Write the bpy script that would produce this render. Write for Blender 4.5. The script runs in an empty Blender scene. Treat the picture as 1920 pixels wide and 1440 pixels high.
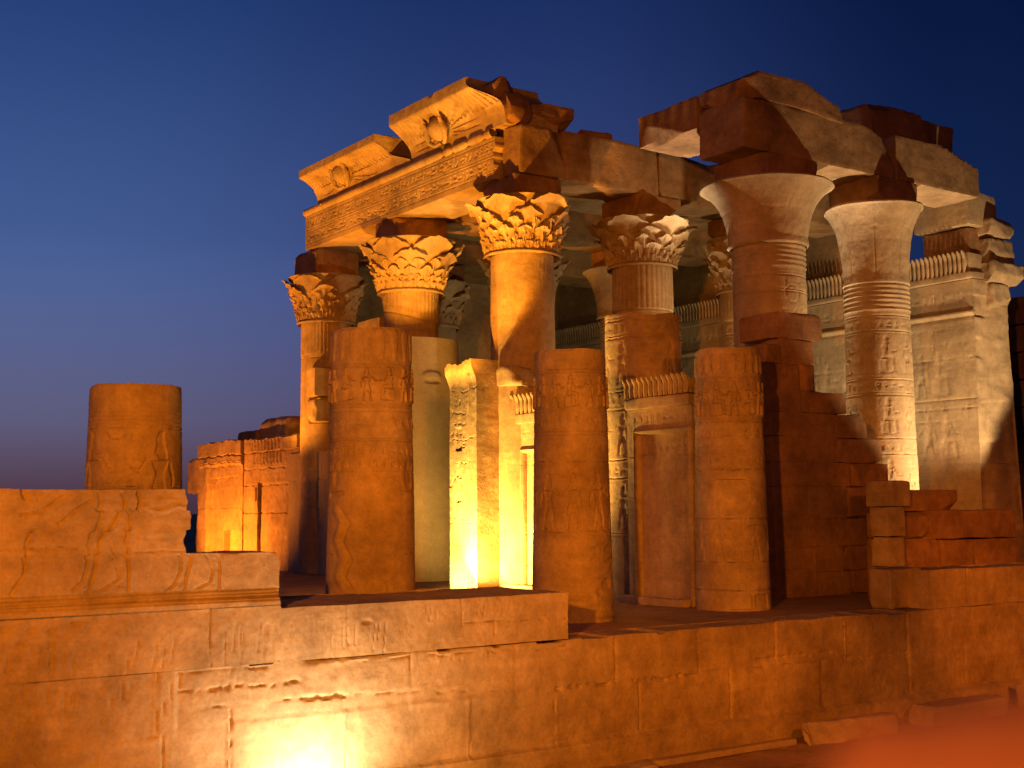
import bpy, bmesh, math, random
import numpy as np
from mathutils import Vector, Matrix

SC = bpy.context.scene
COL = SC.collection
R = math.radians
EYE = 3.73

# ------------------------------------------------------------------ camera
cam_d = bpy.data.cameras.new("camera"); cam = bpy.data.objects.new("camera", cam_d); COL.objects.link(cam)
cam_d.sensor_width = 36.0; cam_d.lens = 45.0; cam_d.clip_start = 0.05; cam_d.clip_end = 6000
_y, _p, _r = R(35.2265553), R(5.60780999), R(-0.466120783)
_fw = Vector((math.sin(_y)*math.cos(_p), math.cos(_y)*math.cos(_p), math.sin(_p)))
_rt = Vector((math.cos(_y), -math.sin(_y), 0)); _up = _rt.cross(_fw)
_rt2 = _rt*math.cos(_r) + _up*math.sin(_r); _up2 = -_rt*math.sin(_r) + _up*math.cos(_r)
cam.matrix_world = Matrix(((_rt2.x, _up2.x, -_fw.x, 0), (_rt2.y, _up2.y, -_fw.y, 0),
                           (_rt2.z, _up2.z, -_fw.z, EYE), (0, 0, 0, 1)))
cam_d.dof.use_dof = True; cam_d.dof.focus_distance = 30.0; cam_d.dof.aperture_fstop = 1.25
SC.camera = cam

# ------------------------------------------------------------------ dusk sky
world = bpy.data.worlds.new("World"); SC.world = world; world.use_nodes = True
wn = world.node_tree; wn.nodes.clear()
w_out = wn.nodes.new("ShaderNodeOutputWorld"); w_bg = wn.nodes.new("ShaderNodeBackground")
def _wm(op, x, y=None):
    n = wn.nodes.new("ShaderNodeMath"); n.operation = op
    for i, v in enumerate((x, y)):
        if v is None: continue
        if isinstance(v, (int, float)): n.inputs[i].default_value = v
        else: wn.links.new(v, n.inputs[i])
    return n.outputs[0]
def _wr(fac, stops):
    r = wn.nodes.new("ShaderNodeValToRGB"); r.color_ramp.interpolation = 'B_SPLINE' if len(stops) > 4 else 'EASE'
    el = r.color_ramp.elements
    while len(el) < len(stops): el.new(0.5)
    for e, (p, c) in zip(el, stops): e.position = p; e.color = (*c, 1)
    wn.links.new(fac, r.inputs[0]); return r.outputs[0]
w_tc = wn.nodes.new("ShaderNodeTexCoord"); w_sp = wn.nodes.new("ShaderNodeSeparateXYZ")
wn.links.new(w_tc.outputs['Generated'], w_sp.inputs[0])
dx, dy, dz = w_sp.outputs
# elevation ramp: violet-grey band, blue, deep blue zenith
elev = _wr(_wm('MULTIPLY', _wm('MAXIMUM', dz, 0.0), 1.6), [(0.0, (.060, .028, .042)), (.045, (.092, .052, .085)), (.11, (.122, .112, .20)), (.24, (.082, .125, .305)), (.33, (.060, .115, .305)), (.60, (.010, .040, .165)), (.78, (.006, .026, .115)), (1.0, (.003, .012, .06))])
# the sun went down at the left: the sky darkens away from it
SUN_AZ = R(35.2-62)
hyp = _wm('SQRT', _wm('ADD', _wm('ADD', _wm('MULTIPLY', dx, dx), _wm('MULTIPLY', dy, dy)), 1e-6))
cz = _wm('DIVIDE', _wm('ADD', _wm('MULTIPLY', dx, math.sin(SUN_AZ)), _wm('MULTIPLY', dy, math.cos(SUN_AZ))), hyp)
azf = _wr(_wm('ADD', _wm('MULTIPLY', cz, 0.5), 0.5), [(.50, (.06, .10, .17)), (.57, (.12, .17, .26)), (.74, (.72, .60, .70)), (.88, (1., 1., 1.))])
w_mx = wn.nodes.new("ShaderNodeMix"); w_mx.data_type = 'RGBA'; w_mx.blend_type = 'MULTIPLY'; w_mx.inputs[0].default_value = 1.0
wn.links.new(elev, w_mx.inputs[6]); wn.links.new(azf, w_mx.inputs[7])
w_bg.inputs['Strength'].default_value = 1.0
wn.links.new(w_mx.outputs[2], w_bg.inputs[0]); wn.links.new(w_bg.outputs[0], w_out.inputs[0])

# ------------------------------------------------------------------ floodlights and added fill spots
def lamp(name, loc, target, power, col, cone=120, blend=0.4, size=0.12):
    d = bpy.data.lights.new(name, 'SPOT'); d.energy = power; d.color = col
    d.spot_size = R(cone); d.spot_blend = blend; d.shadow_soft_size = size
    o = bpy.data.objects.new(name, d); COL.objects.link(o); o.location = loc
    o.rotation_euler = (Vector(target) - Vector(loc)).to_track_quat('-Z', 'Y').to_euler()
    return o
SOD = (1.0, 0.285, 0.012); RED = (1.0, 0.235, 0.012); YEL = (1.0, 0.47, 0.045); WHITE = (1.0, 0.66, 0.40)
lamp("flood_wall_foot", (8.1, 15.66, -0.20), (8.1, 16.6, 0.7), 460, (1.0, 0.90, 0.78), 165, 1.0, 0.12)
lamp("fill_wall_wash", (8.8, 13.9, -0.25), (8.8, 16.6, 1.3), 420, (1.0, 0.52, 0.16), 150, 1.0, 0.15)  # added fill, widens the golden glow round the foot lamp
lamp("flood_front", (-5.0, 0.0, 6.5), (11.5, 18.8, 3.4), 20500, (1.0, 0.275, 0.008), 54, 0.9, 0.25)
lamp("flood_front_right", (14.0, 0.0, 5.0), (26.0, 16.5, 1.8), 11000, RED, 27, 0.9, 0.25)
lamp("flood_front_mid", (9.0, 0.0, 6.0), (14.8, 18.8, 3.8), 5400, (1.0, 0.26, 0.010), 38, 0.9, 0.25)
lamp("flood_roof", (8.0, -3.0, 6.0), (26.0, 24.0, 13.5), 3600, (1.0, 0.24, 0.010), 36, 0.8, 0.25)
lamp("fill_ledge", (-1.2, -1.5, 5.2), (1.2, 0.4, 3.5), 760, (1.0, 0.18, 0.004), 60, 1.0, 0.1)  # added fill, there only to light the near ledge orange
lamp("flood_court", (12.5, 25.0, 1.85), (15.51, 28.59, 10.68), 18500, (1.0, 0.365, 0.025), 55, 0.15, 0.12)
lamp("flood_court_far", (12.6, 41.5, 1.85), (20.0, 38.9, 11.2), 10000, (1.0, 0.34, 0.03), 44, 0.4, 0.12)
lamp("flood_jamb", (17.30, 27.40, 1.85), (19.1, 26.9, 3.7), 5600, (1.0, 0.56, 0.13), 108, 0.45, 0.08)
lamp("flood_jamb_foot", (17.45, 28.35, 1.85), (18.8, 28.2, 3.2), 1300, (1.0, 0.60, 0.17), 165, 0.5, 0.08)
lamp("flood_far_jamb", (16.6, 45.6, 1.9), (19.5, 45.6, 4.6), 2900, (1.0, 0.27, 0.02), 140, 0.4, 0.10)
lamp("flood_hall", (27.2, 25.4, 1.95), (26.5, 26.5, 12.0), 1550, (1.0, 0.74, 0.48), 150, 0.5, 0.12)
FILL = (1.0, 0.80, 0.64)  # narrow fill spots, added to brighten the undersides of slab and beams
lamp("fill_slab", (24.6, 25.3, 1.95), (23.7, 24.9, 13.5), 7000, FILL, 26, 0.6, 0.1)
lamp("fill_beam", (26.7, 24.6, 1.95), (26.5, 23.1, 12.7), 5200, FILL, 24, 0.6, 0.1)
lamp("fill_corner", (30.7, 24.4, 1.95), (30.7, 23.0, 12.7), 5200, FILL, 22, 0.6, 0.1)
lamp("fill_kerb", (11.0, 3.0, 6.0), (17.5, 13.2, -0.4), 3600, RED, 34, 1.0, 0.2)  # added fill, brightens the ground and slabs at the wall foot
lamp("flood_right", (30.6, 17.6, 2.6), (29.1, 22.5, 9.0), 4700, (1.0, 0.68, 0.40), 86, 0.25, 0.12)
lamp("flood_hall_far", (25.5, 36.5, 1.95), (26.5, 37.0, 12.0), 280, (0.95, 0.85, 0.40), 150, 0.6, 0.12)

SC.view_settings.view_transform = 'Standard'; SC.view_settings.look = 'None'
SC.view_settings.exposure = 0.0; SC.view_settings.gamma = 1.0
SC.render.engine = 'CYCLES'
SC.cycles.max_bounces = 5; SC.cycles.diffuse_bounces = 3; SC.cycles.use_denoising = True
SC.cycles.sample_clamp_indirect = 4.0

# ------------------------------------------------------------------ noise
def _hash(i, j, k, seed):
    h = (i.astype(np.uint32)*np.uint32(374761393) + j.astype(np.uint32)*np.uint32(668265263)
         + k.astype(np.uint32)*np.uint32(2147483647 - 1640531527) + np.uint32((seed*2654435761) & 0xffffffff))
    h = (h ^ (h >> np.uint32(13)))*np.uint32(1274126177)
    h = (h ^ (h >> np.uint32(16)))*np.uint32(2246822519)
    h = h ^ (h >> np.uint32(15))
    return h.astype(np.float64)/4294967295.0*2 - 1
def vnoise(x, y, z, seed=0):
    x = np.asarray(x, float); y = np.asarray(y, float) + 0*x; z = np.asarray(z, float) + 0*x
    xi = np.floor(x).astype(np.int64); yi = np.floor(y).astype(np.int64); zi = np.floor(z).astype(np.int64)
    fx, fy, fz = x-xi, y-yi, z-zi
    fx = fx*fx*(3-2*fx); fy = fy*fy*(3-2*fy); fz = fz*fz*(3-2*fz)
    def c(a, b, d): return _hash(xi+a, yi+b, zi+d, seed)
    x00 = c(0,0,0)*(1-fx)+c(1,0,0)*fx; x10 = c(0,1,0)*(1-fx)+c(1,1,0)*fx
    x01 = c(0,0,1)*(1-fx)+c(1,0,1)*fx; x11 = c(0,1,1)*(1-fx)+c(1,1,1)*fx
    return (x00*(1-fy)+x10*fy)*(1-fz) + (x01*(1-fy)+x11*fy)*fz
def fbm(x, y, z, seed=0, octv=4, gain=0.5):
    t = 0; a = 1.0; s = 0
    for o in range(octv):
        t = t + a*vnoise(x*2**o, y*2**o, z*2**o, seed+o*17); s += a; a *= gain
    return t/s
def sstep(a, b, x):
    t = np.clip((x-a)/(b-a), 0, 1); return t*t*(3-2*t)

# ------------------------------------------------------------------ mesh buffer
class MB:
    def __init__(s): s.v = []; s.q = []; s.n = 0
    def grid(s, P, close_u=False, close_v=False):
        nu, nv = P.shape[:2]
        idx = np.arange(nu*nv).reshape(nu, nv) + s.n
        if close_u: idx = np.vstack([idx, idx[:1]])
        if close_v: idx = np.hstack([idx, idx[:, :1]])
        q = np.stack([idx[:-1,:-1], idx[1:,:-1], idx[1:,1:], idx[:-1,1:]], -1).reshape(-1, 4)
        s.v.append(P.reshape(-1, 3)); s.q.append(q); s.n += nu*nv
    def data(s): return np.concatenate(s.v), np.concatenate(s.q)
    def warp(s, f): s.v = [f(v) for v in s.v]; return s
    def mesh(s, name, origin, sharp=42):
        v, q = s.data(); v = v - np.array(origin)
        me = bpy.data.meshes.new(name)
        me.vertices.add(len(v)); me.vertices.foreach_set("co", v.astype(np.float32).ravel())
        me.loops.add(q.size); me.loops.foreach_set("vertex_index", q.astype(np.int32).ravel())
        me.polygons.add(len(q)); me.polygons.foreach_set("loop_start", (np.arange(len(q))*4).astype(np.int32))
        me.polygons.foreach_set("use_smooth", np.ones(len(q), bool))
        me.update(calc_edges=True); me.validate(clean_customdata=False)
        if sharp: me.set_sharp_from_angle(angle=R(sharp))
        return me

def tag(o, label=None, cat=None, group=None, kind=None):
    if label and cat and not kind: kind = "thing"
    for k, x in (("label", label), ("category", cat), ("group", group), ("kind", kind)):
        if x: o[k] = x
    return o
def empty(name, loc, label, cat, group=None):
    o = bpy.data.objects.new(name, None); COL.objects.link(o); o.location = loc
    o.empty_display_size = 0.3
    return tag(o, label, cat, group)
def part(name, mb, mat, parent, label=None, sharp=42):
    org = Vector((0, 0, 0)); p = parent
    while p is not None: org = org + p.location; p = p.parent
    me = mb.mesh(name, org, sharp); me.materials.append(mat)
    o = bpy.data.objects.new(name, me); COL.objects.link(o); o.parent = parent
    if label: o["label"] = label
    return o
def solid(name, mb, mat, label=None, cat=None, group=None, kind=None, sharp=42):
    v, _ = mb.data(); lo, hi = v.min(0), v.max(0)
    org = ((lo[0]+hi[0])/2, (lo[1]+hi[1])/2, lo[2])
    me = mb.mesh(name, org, sharp); me.materials.append(mat)
    o = bpy.data.objects.new(name, me); COL.objects.link(o); o.location = org
    return tag(o, label, cat, group, kind)

# rounded, eroded block of stone
def rbox(mb, lo, hi, rnd=0.05, amp=0.03, res=0.12, seed=0, freq=1.6, warp=None, nmax=60, chops=0, cd=0.16):
    lo = np.array(lo, float); hi = np.array(hi, float); c = (lo+hi)/2
    n = [int(min(nmax, max(2, math.ceil((hi[k]-lo[k])/res)))) for k in range(3)]
    rgc = random.Random(seed*7+3); planes = []
    for _ in range(chops):                                  # fracture planes that cut edges and corners
        sg = np.array([rgc.choice((-1, 1)) for _ in range(3)], float); fr = np.array([rgc.uniform(.35, 1.0) for _ in range(3)])
        fr[rgc.randrange(3)] *= rgc.choice((0.0, .25, .6)); nn = sg*fr; nn /= np.linalg.norm(nn)
        along = np.array([rgc.uniform(-1, 1) for _ in range(3)])*(fr < .3)*(hi-lo)*.5
        planes.append((nn, float(nn@(c+sg*(hi-lo)/2*(fr >= .3)+along)) - rgc.uniform(.25, 1.0)*cd, c+sg*(hi-lo)/2*(fr >= .3)+along, rgc.uniform(.5, 1.4)))
    for ax in range(3):
        a, b = [k for k in range(3) if k != ax]
        for side in (0, 1):
            A, B = np.meshgrid(np.linspace(lo[a], hi[a], n[a]+1), np.linspace(lo[b], hi[b], n[b]+1), indexing='ij')
            q = np.zeros(A.shape+(3,)); q[..., a] = A; q[..., b] = B; q[..., ax] = (lo, hi)[side][ax]
            _v = vnoise(q[...,0]*1.3, q[...,1]*1.3, q[...,2]*1.3, seed+5); _w = vnoise(q[...,0]*3.1, q[...,1]*3.1, q[...,2]*3.1, seed+6)
            rr = rnd*(0.55 + 1.3*np.clip(_v, 0, 1) + 1.5*np.clip(_w-.2, 0, 1))
            rr = np.clip(rr, 0.004, 0.45*min(hi-lo))[..., None]
            inn = np.clip(q, lo+rr, hi-rr); d = q-inn; L = np.linalg.norm(d, axis=-1, keepdims=True)
            p = inn + d/np.maximum(L, 1e-9)*np.minimum(L, rr)
            w = (p-c); w = w/np.maximum(np.linalg.norm(w, axis=-1, keepdims=True), 1e-6)
            dn = (d/np.maximum(L, 1e-9))
            p = p + dn*amp*fbm(q[...,0]*freq, q[...,1]*freq, q[...,2]*freq, seed, 4)[..., None]
            for nn, dd, pc, rad in planes:
                ov = p@nn-dd+.02*vnoise(p[...,0]*5, p[...,1]*5, p[...,2]*5, seed+31); m = np.clip(1.6-np.linalg.norm(p-pc, axis=-1)/rad, 0, 1)
                p = p - nn*(np.clip(ov, 0, None)*np.minimum(1, m*3))[..., None]
            if warp is not None: p = warp(p)
            mb.grid(p)
    return mb

# 2-D height map with carving tools (real displaced geometry)
class Relief:
    def __init__(s, s0, s1, t0, t1, res, seed=0):
        s.s0, s.s1, s.t0, s.t1 = s0, s1, t0, t1
        s.ns = int(max(2, round((s1-s0)/res)))+1; s.nt = int(max(2, round((t1-t0)/res)))+1
        s.a = np.linspace(s0, s1, s.ns); s.b = np.linspace(t0, t1, s.nt)
        s.S, s.T = np.meshgrid(s.a, s.b, indexing='ij'); s.h = np.zeros(s.S.shape); s.seed = seed; s.rng = random.Random(seed)
    def win(s, x0, x1, y0, y1):
        i0 = max(0, np.searchsorted(s.a, x0)-1); i1 = min(s.ns, np.searchsorted(s.a, x1)+1)
        j0 = max(0, np.searchsorted(s.b, y0)-1); j1 = min(s.nt, np.searchsorted(s.b, y1)+1)
        if i1 <= i0 or j1 <= j0: return None
        return slice(i0, i1), slice(j0, j1)
    def line(s, pts, w, d):
        xs = [p[0] for p in pts]; ys = [p[1] for p in pts]
        W = s.win(min(xs)-w, max(xs)+w, min(ys)-w, max(ys)+w)
        if W is None: return
        S, T = s.S[W], s.T[W]; best = np.full(S.shape, 1e9)
        for (x0, y0), (x1, y1) in zip(pts[:-1], pts[1:]):
            dx, dy = x1-x0, y1-y0; L2 = dx*dx+dy*dy+1e-12
            t = np.clip(((S-x0)*dx+(T-y0)*dy)/L2, 0, 1)
            best = np.minimum(best, np.hypot(S-x0-t*dx, T-y0-t*dy))
        s.h[W] += d*sstep(0, 1, np.clip(1-best/w, 0, 1))
    def ell(s, cx, cy, rx, ry, d, soft=0.5):
        W = s.win(cx-rx, cx+rx, cy-ry, cy+ry)
        if W is None: return
        q = np.hypot((s.S[W]-cx)/rx, (s.T[W]-cy)/ry); s.h[W] += d*sstep(0, 1, np.clip((1-q)/soft, 0, 1))
    def ring(s, cx, cy, r, w, d):
        W = s.win(cx-r-w, cx+r+w, cy-r-w, cy+r+w)
        if W is None: return
        q = np.abs(np.hypot(s.S[W]-cx, s.T[W]-cy)-r); s.h[W] += d*sstep(0, 1, np.clip(1-q/w, 0, 1))
    def poly(s, pts, d, soft=0.02):
        xs = [p[0] for p in pts]; ys = [p[1] for p in pts]
        W = s.win(min(xs), max(xs), min(ys), max(ys))
        if W is None: return
        S, T = s.S[W], s.T[W]; ins = np.zeros(S.shape, bool); best = np.full(S.shape, 1e9)
        for (x0, y0), (x1, y1) in zip(pts, pts[1:]+pts[:1]):
            if y0 != y1:
                ins ^= ((y0 > T) != (y1 > T)) & (S < (x1-x0)*(T-y0)/(y1-y0)+x0)
            dx, dy = x1-x0, y1-y0; L2 = dx*dx+dy*dy+1e-12
            t = np.clip(((S-x0)*dx+(T-y0)*dy)/L2, 0, 1)
            best = np.minimum(best, np.hypot(S-x0-t*dx, T-y0-t*dy))
        s.h[W] += np.where(ins, d*sstep(0, 1, np.clip(best/soft, 0, 1)), 0)
    def hl(s, t, w, d): s.h += d*sstep(0, 1, np.clip(1-np.abs(s.T-t)/w, 0, 1))
    def noise(s, amp, freq, octv=4, off=0): s.h += amp*fbm(s.S*freq, s.T*freq, 0*s.S+s.seed*3.7+off, s.seed+int(off), octv)
    def joint(s, pts, w=0.018, d=-0.03, wob=0.01):
        out = []; rg = s.rng
        for (x0, y0), (x1, y1) in zip(pts[:-1], pts[1:]):
            L = math.hypot(x1-x0, y1-y0); n = max(1, int(L/0.18))
            for k in range(n): out.append((x0+(x1-x0)*k/n+rg.uniform(-wob, wob), y0+(y1-y0)*k/n+rg.uniform(-wob, wob)))
        out.append(pts[-1])
        for a, b in zip(out[:-1], out[1:]): s.line([a, b], w*rg.uniform(0.5, 1.4), d*rg.uniform(0.25, 1.0))
    def courses(s, zs, lmin, lmax, w=0.016, d=-0.025, off=0.012, x0=None, x1=None):
        rg = s.rng; x0 = s.s0 if x0 is None else x0; x1 = s.s1 if x1 is None else x1
        for z in zs[1:-1]: s.joint([(x0, z), (x1, z)], w, d)
        for za, zb in zip(zs[:-1], zs[1:]):
            x = x0 - rg.uniform(0, lmax)
            while x < x1:
                x2 = x + rg.uniform(lmin, lmax)
                W = s.win(max(x, x0), min(x2, x1), za, zb)
                if W is not None and x2 > x0: s.h[W] += rg.uniform(-off, off)
                if x2 < x1 and x2 > x0: s.joint([(x2, za), (x2+rg.uniform(-.02, .02), zb)], w, d)
                x = x2
    # generic carved signs
    def glyph(s, x, y, g, d):
        rg = s.rng; k = rg.randrange(9); w = g*0.10
        if k == 0: s.ell(x, y, g*.32, g*.32, d); s.ell(x, y, g*.12, g*.12, -d)
        elif k == 1: s.poly([(x-g*.35, y-g*.1), (x-g*.1, y+g*.4), (x+g*.2, y+g*.3), (x+g*.15, y), (x+g*.4, y-g*.35), (x, y-g*.25), (x, y-g*.45), (x-g*.15, y-g*.45), (x-g*.12, y-g*.2)], d, g*.08)
        elif k == 2: s.line([(x-g*.4+g*.16*i, y+(g*.12 if i % 2 else -g*.12)) for i in range(6)], w, d)
        elif k == 3: s.poly([(x-g*.12, y-g*.45), (x+g*.1, y-g*.45), (x+g*.14, y+g*.3), (x, y+g*.48), (x-g*.14, y+g*.3)], d, g*.08)
        elif k == 4: s.poly([(x-g*.4, y-g*.3), (x+g*.4, y-g*.3), (x+g*.4, y-g*.12), (x-g*.4, y-g*.12)], d, g*.06); s.ell(x, y+g*.22, g*.3, g*.2, d)
        elif k == 5: s.poly([(x-g*.25, y-g*.42), (x+g*.25, y-g*.42), (x+g*.22, y-g*.1), (x+g*.1, y+g*.1), (x+g*.12, y+g*.4), (x-g*.1, y+g*.44), (x-g*.12, y+g*.1), (x-g*.25, y-g*.05)], d, g*.08)
        elif k == 6: s.line([(x-g*.1, y-g*.45), (x-g*.1, y+g*.4)], w, d); s.line([(x+g*.15, y-g*.45), (x+g*.15, y+g*.4)], w, d); s.ell(x-g*.1, y+g*.36, g*.14, g*.12, d)
        elif k == 7: s.ring(x, y+g*.2, g*.18, w, d); s.line([(x, y), (x, y-g*.45)], w, d); s.line([(x-g*.25, y-g*.05), (x+g*.25, y-g*.05)], w, d)
        else: s.ell(x, y, g*.42, g*.14, d); s.line([(x-g*.2, y-g*.15), (x-g*.25, y-g*.4)], w, d)
    def glyph_row(s, x0, x1, y, g, d, gap=0.95):
        x = x0+g*.5
        while x < x1-g*.3: s.glyph(x, y, g*s.rng.uniform(.8, 1.0), d); x += g*gap*s.rng.uniform(.8, 1.1)
    def figure(s, x, y, H, d, f=1, crown=True):
        def P(l): return [(x+f*a*H, y+b*H) for a, b in l]
        so = max(.006, H*.012)
        s.poly(P([(-.14,0),(-.02,0),(-.03,.03),(-.08,.04),(-.05,.22),(.0,.38),(.07,.22),(.09,.04),(.09,0),(.2,0),(.18,.03),(.14,.05),(.13,.24),(.09,.46),(-.06,.46),(-.09,.3),(-.12,.1)]), d, so)
        s.poly(P([(-.08,.30),(.13,.28),(.09,.47),(.06,.56),(.12,.70),(-.12,.70),(-.05,.56),(-.06,.46)]), d, so)
        s.poly(P([(.10,.70),(.16,.68),(.24,.56),(.34,.60),(.33,.63),(.24,.61),(.17,.73),(.1,.72)]), d, so)
        s.poly(P([(-.12,.70),(-.16,.66),(-.2,.5),(-.17,.4),(-.14,.4),(-.15,.5),(-.1,.62)]), d, so)
        s.poly(P([(-.03,.70),(.03,.70),(.03,.74),(.08,.76),(.07,.80),(.05,.86),(-.05,.87),(-.09,.78),(-.09,.70)]), d, so)
        if crown: s.poly(P([(-.06,.86),(.05,.85),(.06,.92),(.02,1.0),(-.05,1.0),(-.04,.93)]), d, so)
    def seated(s, x, y, H, d, f=1):
        def P(l): return [(x+f*a*H, y+b*H) for a, b in l]
        so = max(.006, H*.012)
        s.poly(P([(-.25,0),(.12,0),(.12,.05),(-.02,.06),(-.02,.36),(-.25,.36)]), d*.8, so)
        s.poly(P([(.12,.03),(.26,.03),(.2,.08),(.18,.44),(-.04,.50),(.02,.74),(-.18,.74),(-.14,.5),(-.2,.38),(.08,.36)]), d, so)
        s.poly(P([(.0,.72),(.1,.56),(.28,.58),(.28,.62),(.13,.62),(.04,.76)]), d, so)
        s.poly(P([(-.1,.74),(-.02,.74),(.03,.8),(.0,.88),(-.1,.9),(-.15,.8)]), d, so)
        s.poly(P([(-.12,.89),(.0,.88),(.03,.94),(-.04,1.02),(-.1,1.0)]), d, so)

# slab whose front is a Relief; xf maps (s, t, n) -> xyz, n = outward
def slab(mb, rel, thick, xf, top=None, left=None, right=None):
    S, T, h = rel.S, rel.T.copy(), rel.h
    if top is not None: T = rel.t0 + (T-rel.t0)*((top(rel.a)-rel.t0)/(rel.t1-rel.t0))[:, None]
    if left is not None or right is not None:
        l = left(T) if left is not None else rel.s0+0*T; r_ = right(T) if right is not None else rel.s1+0*T
        S = l + (r_-l)*((S-rel.s0)/(rel.s1-rel.s0))
    mb.grid(xf(S, T, h))
    n = max(2, int(thick/0.12)); k = np.linspace(0, 1, n+1)
    for e in ('top', 'bot', 'l', 'r'):
        sl = {'top': (slice(None), -1), 'bot': (slice(None), 0), 'l': (0, slice(None)), 'r': (-1, slice(None))}[e]
        s_, t_, h_ = S[sl], T[sl], h[sl]
        sg = np.repeat(s_[:, None], n+1, 1); tg = np.repeat(t_[:, None], n+1, 1)
        ng = h_[:, None]*(1-k)[None] - thick*k[None]
        bump = fbm(sg*2.5, tg*2.5, ng*2.5, rel.seed+9, 3)*np.minimum(k*8, 1)[None]
        if e == 'top': tg = tg + bump*0.03
        if e == 'l': sg = sg + bump*0.02
        if e == 'r': sg = sg + bump*0.02
        mb.grid(xf(sg, tg, ng))
    # back sheet
    mb.grid(xf(S[::max(1, S.shape[0]-1)][:, ::max(1, S.shape[1]-1)], T[::max(1, S.shape[0]-1)][:, ::max(1, S.shape[1]-1)], -thick+0*S[::max(1, S.shape[0]-1)][:, ::max(1, S.shape[1]-1)]))
    return mb
def faceY(y0): return lambda s, t, n: np.stack([s, y0-n, t], -1)      # looks towards -Y
def faceX(x0): return lambda s, t, n: np.stack([x0-n, s, t], -1)      # looks towards -X

# ------------------------------------------------------------------ materials
def stone(name, base=(0.44, 0.31, 0.15), var=0.25, bump=0.35, scale=1.0, dirt=0.4, rough=0.9, bed=0.25):
    m = bpy.data.materials.new(name); m.use_nodes = True; nt = m.node_tree; N = nt.nodes; L = nt.links
    b = N["Principled BSDF"]; b.inputs["Roughness"].default_value = rough
    b.inputs["Specular IOR Level"].default_value = 0.15
    g = N.new("ShaderNodeNewGeometry")
    def noise(sc, det=6, ro=0.6, vec=None):
        n = N.new("ShaderNodeTexNoise"); n.inputs["Scale"].default_value = sc*scale; n.inputs["Detail"].default_value = det
        n.inputs["Roughness"].default_value = ro; L.new(vec or g.outputs["Position"], n.inputs["Vector"]); return n.outputs["Fac"]
    def ramp(fac, a, b_, p0=0.3, p1=0.7):
        r = N.new("ShaderNodeValToRGB"); r.color_ramp.elements[0].position = p0; r.color_ramp.elements[1].position = p1
        r.color_ramp.elements[0].color = (*a, 1); r.color_ramp.elements[1].color = (*b_, 1); L.new(fac, r.inputs[0]); return r.outputs[0]
    def mul(c1, c2, f=1.0):
        x = N.new("ShaderNodeMix"); x.data_type = 'RGBA'; x.blend_type = 'MULTIPLY'; x.inputs[0].default_value = f
        L.new(c1, x.inputs[6]); L.new(c2, x.inputs[7]); return x.outputs[2]
    lo = tuple(c*(1-var) for c in base); hi = tuple(min(1, c*(1+var)) for c in base)
    c = ramp(noise(0.9, 5), lo, hi)
    c = mul(c, ramp(noise(5.0, 8, 0.65), (1-var*.9,)*3, (1.1,)*3))
    c = mul(c, ramp(noise(0.45, 6, 0.7), (0.62, 0.55, 0.5), (1, 1, 1), 0.36, 0.56), dirt)
    mp = N.new("ShaderNodeMapping"); mp.inputs["Scale"].default_value = (0.35, 0.35, 6.0); L.new(g.outputs["Position"], mp.inputs[0])
    bedn = noise(1.0, 5, 0.6, mp.outputs[0])
    c = mul(c, ramp(bedn, (0.78, 0.74, 0.7), (1.06,)*3), bed*2)
    c = mul(c, ramp(noise(22.0, 5, 0.7), (0.72,)*3, (1.08,)*3, .25, .6), 0.7)
    L.new(c, b.inputs["Base Color"])
    ad = N.new("ShaderNodeMath"); ad.operation = 'MULTIPLY_ADD'; ad.inputs[1].default_value = 0.45
    L.new(noise(38.0, 6, 0.7), ad.inputs[0]); L.new(noise(7.0, 8, 0.65), ad.inputs[2])
    a2 = N.new("ShaderNodeMath"); a2.operation = 'MULTIPLY_ADD'; a2.inputs[1].default_value = bed
    L.new(bedn, a2.inputs[0]); L.new(ad.outputs[0], a2.inputs[2])
    bp = N.new("ShaderNodeBump"); bp.inputs["Strength"].default_value = bump; bp.inputs["Distance"].default_value = 0.05
    L.new(a2.outputs[0], bp.inputs["Height"]); L.new(bp.outputs[0], b.inputs["Normal"])
    return m
ST = stone("sandstone")
ST_WALL = stone("wall_sandstone", (0.43, 0.30, 0.14), 0.22, 0.30, 1.0, 0.5)
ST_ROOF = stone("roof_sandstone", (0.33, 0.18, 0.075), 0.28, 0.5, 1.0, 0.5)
ST_PALE = stone("pale_sandstone", (0.46, 0.335, 0.175), 0.18, 0.35, 1.0, 0.35)
ST_BEAM = stone("beam_sandstone", (0.34, 0.21, 0.09), 0.25, 0.45, 1.0, 0.5)  # browner than ST: dimmer light on the beams put into the colour
PLAST = stone("repair_plaster", (0.40, 0.30, 0.15), 0.10, 0.12, 0.8, 0.25, bed=0.05)
SAND = stone("sand_ground", (0.40, 0.24, 0.11), 0.2, 0.5, 1.5, 0.4, bed=0.0)
PAVE = stone("paving_stone", (0.38, 0.22, 0.10), 0.2, 0.3, 1.0, 0.4, bed=0.0)

FL = 1.655   # court floor level

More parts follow.
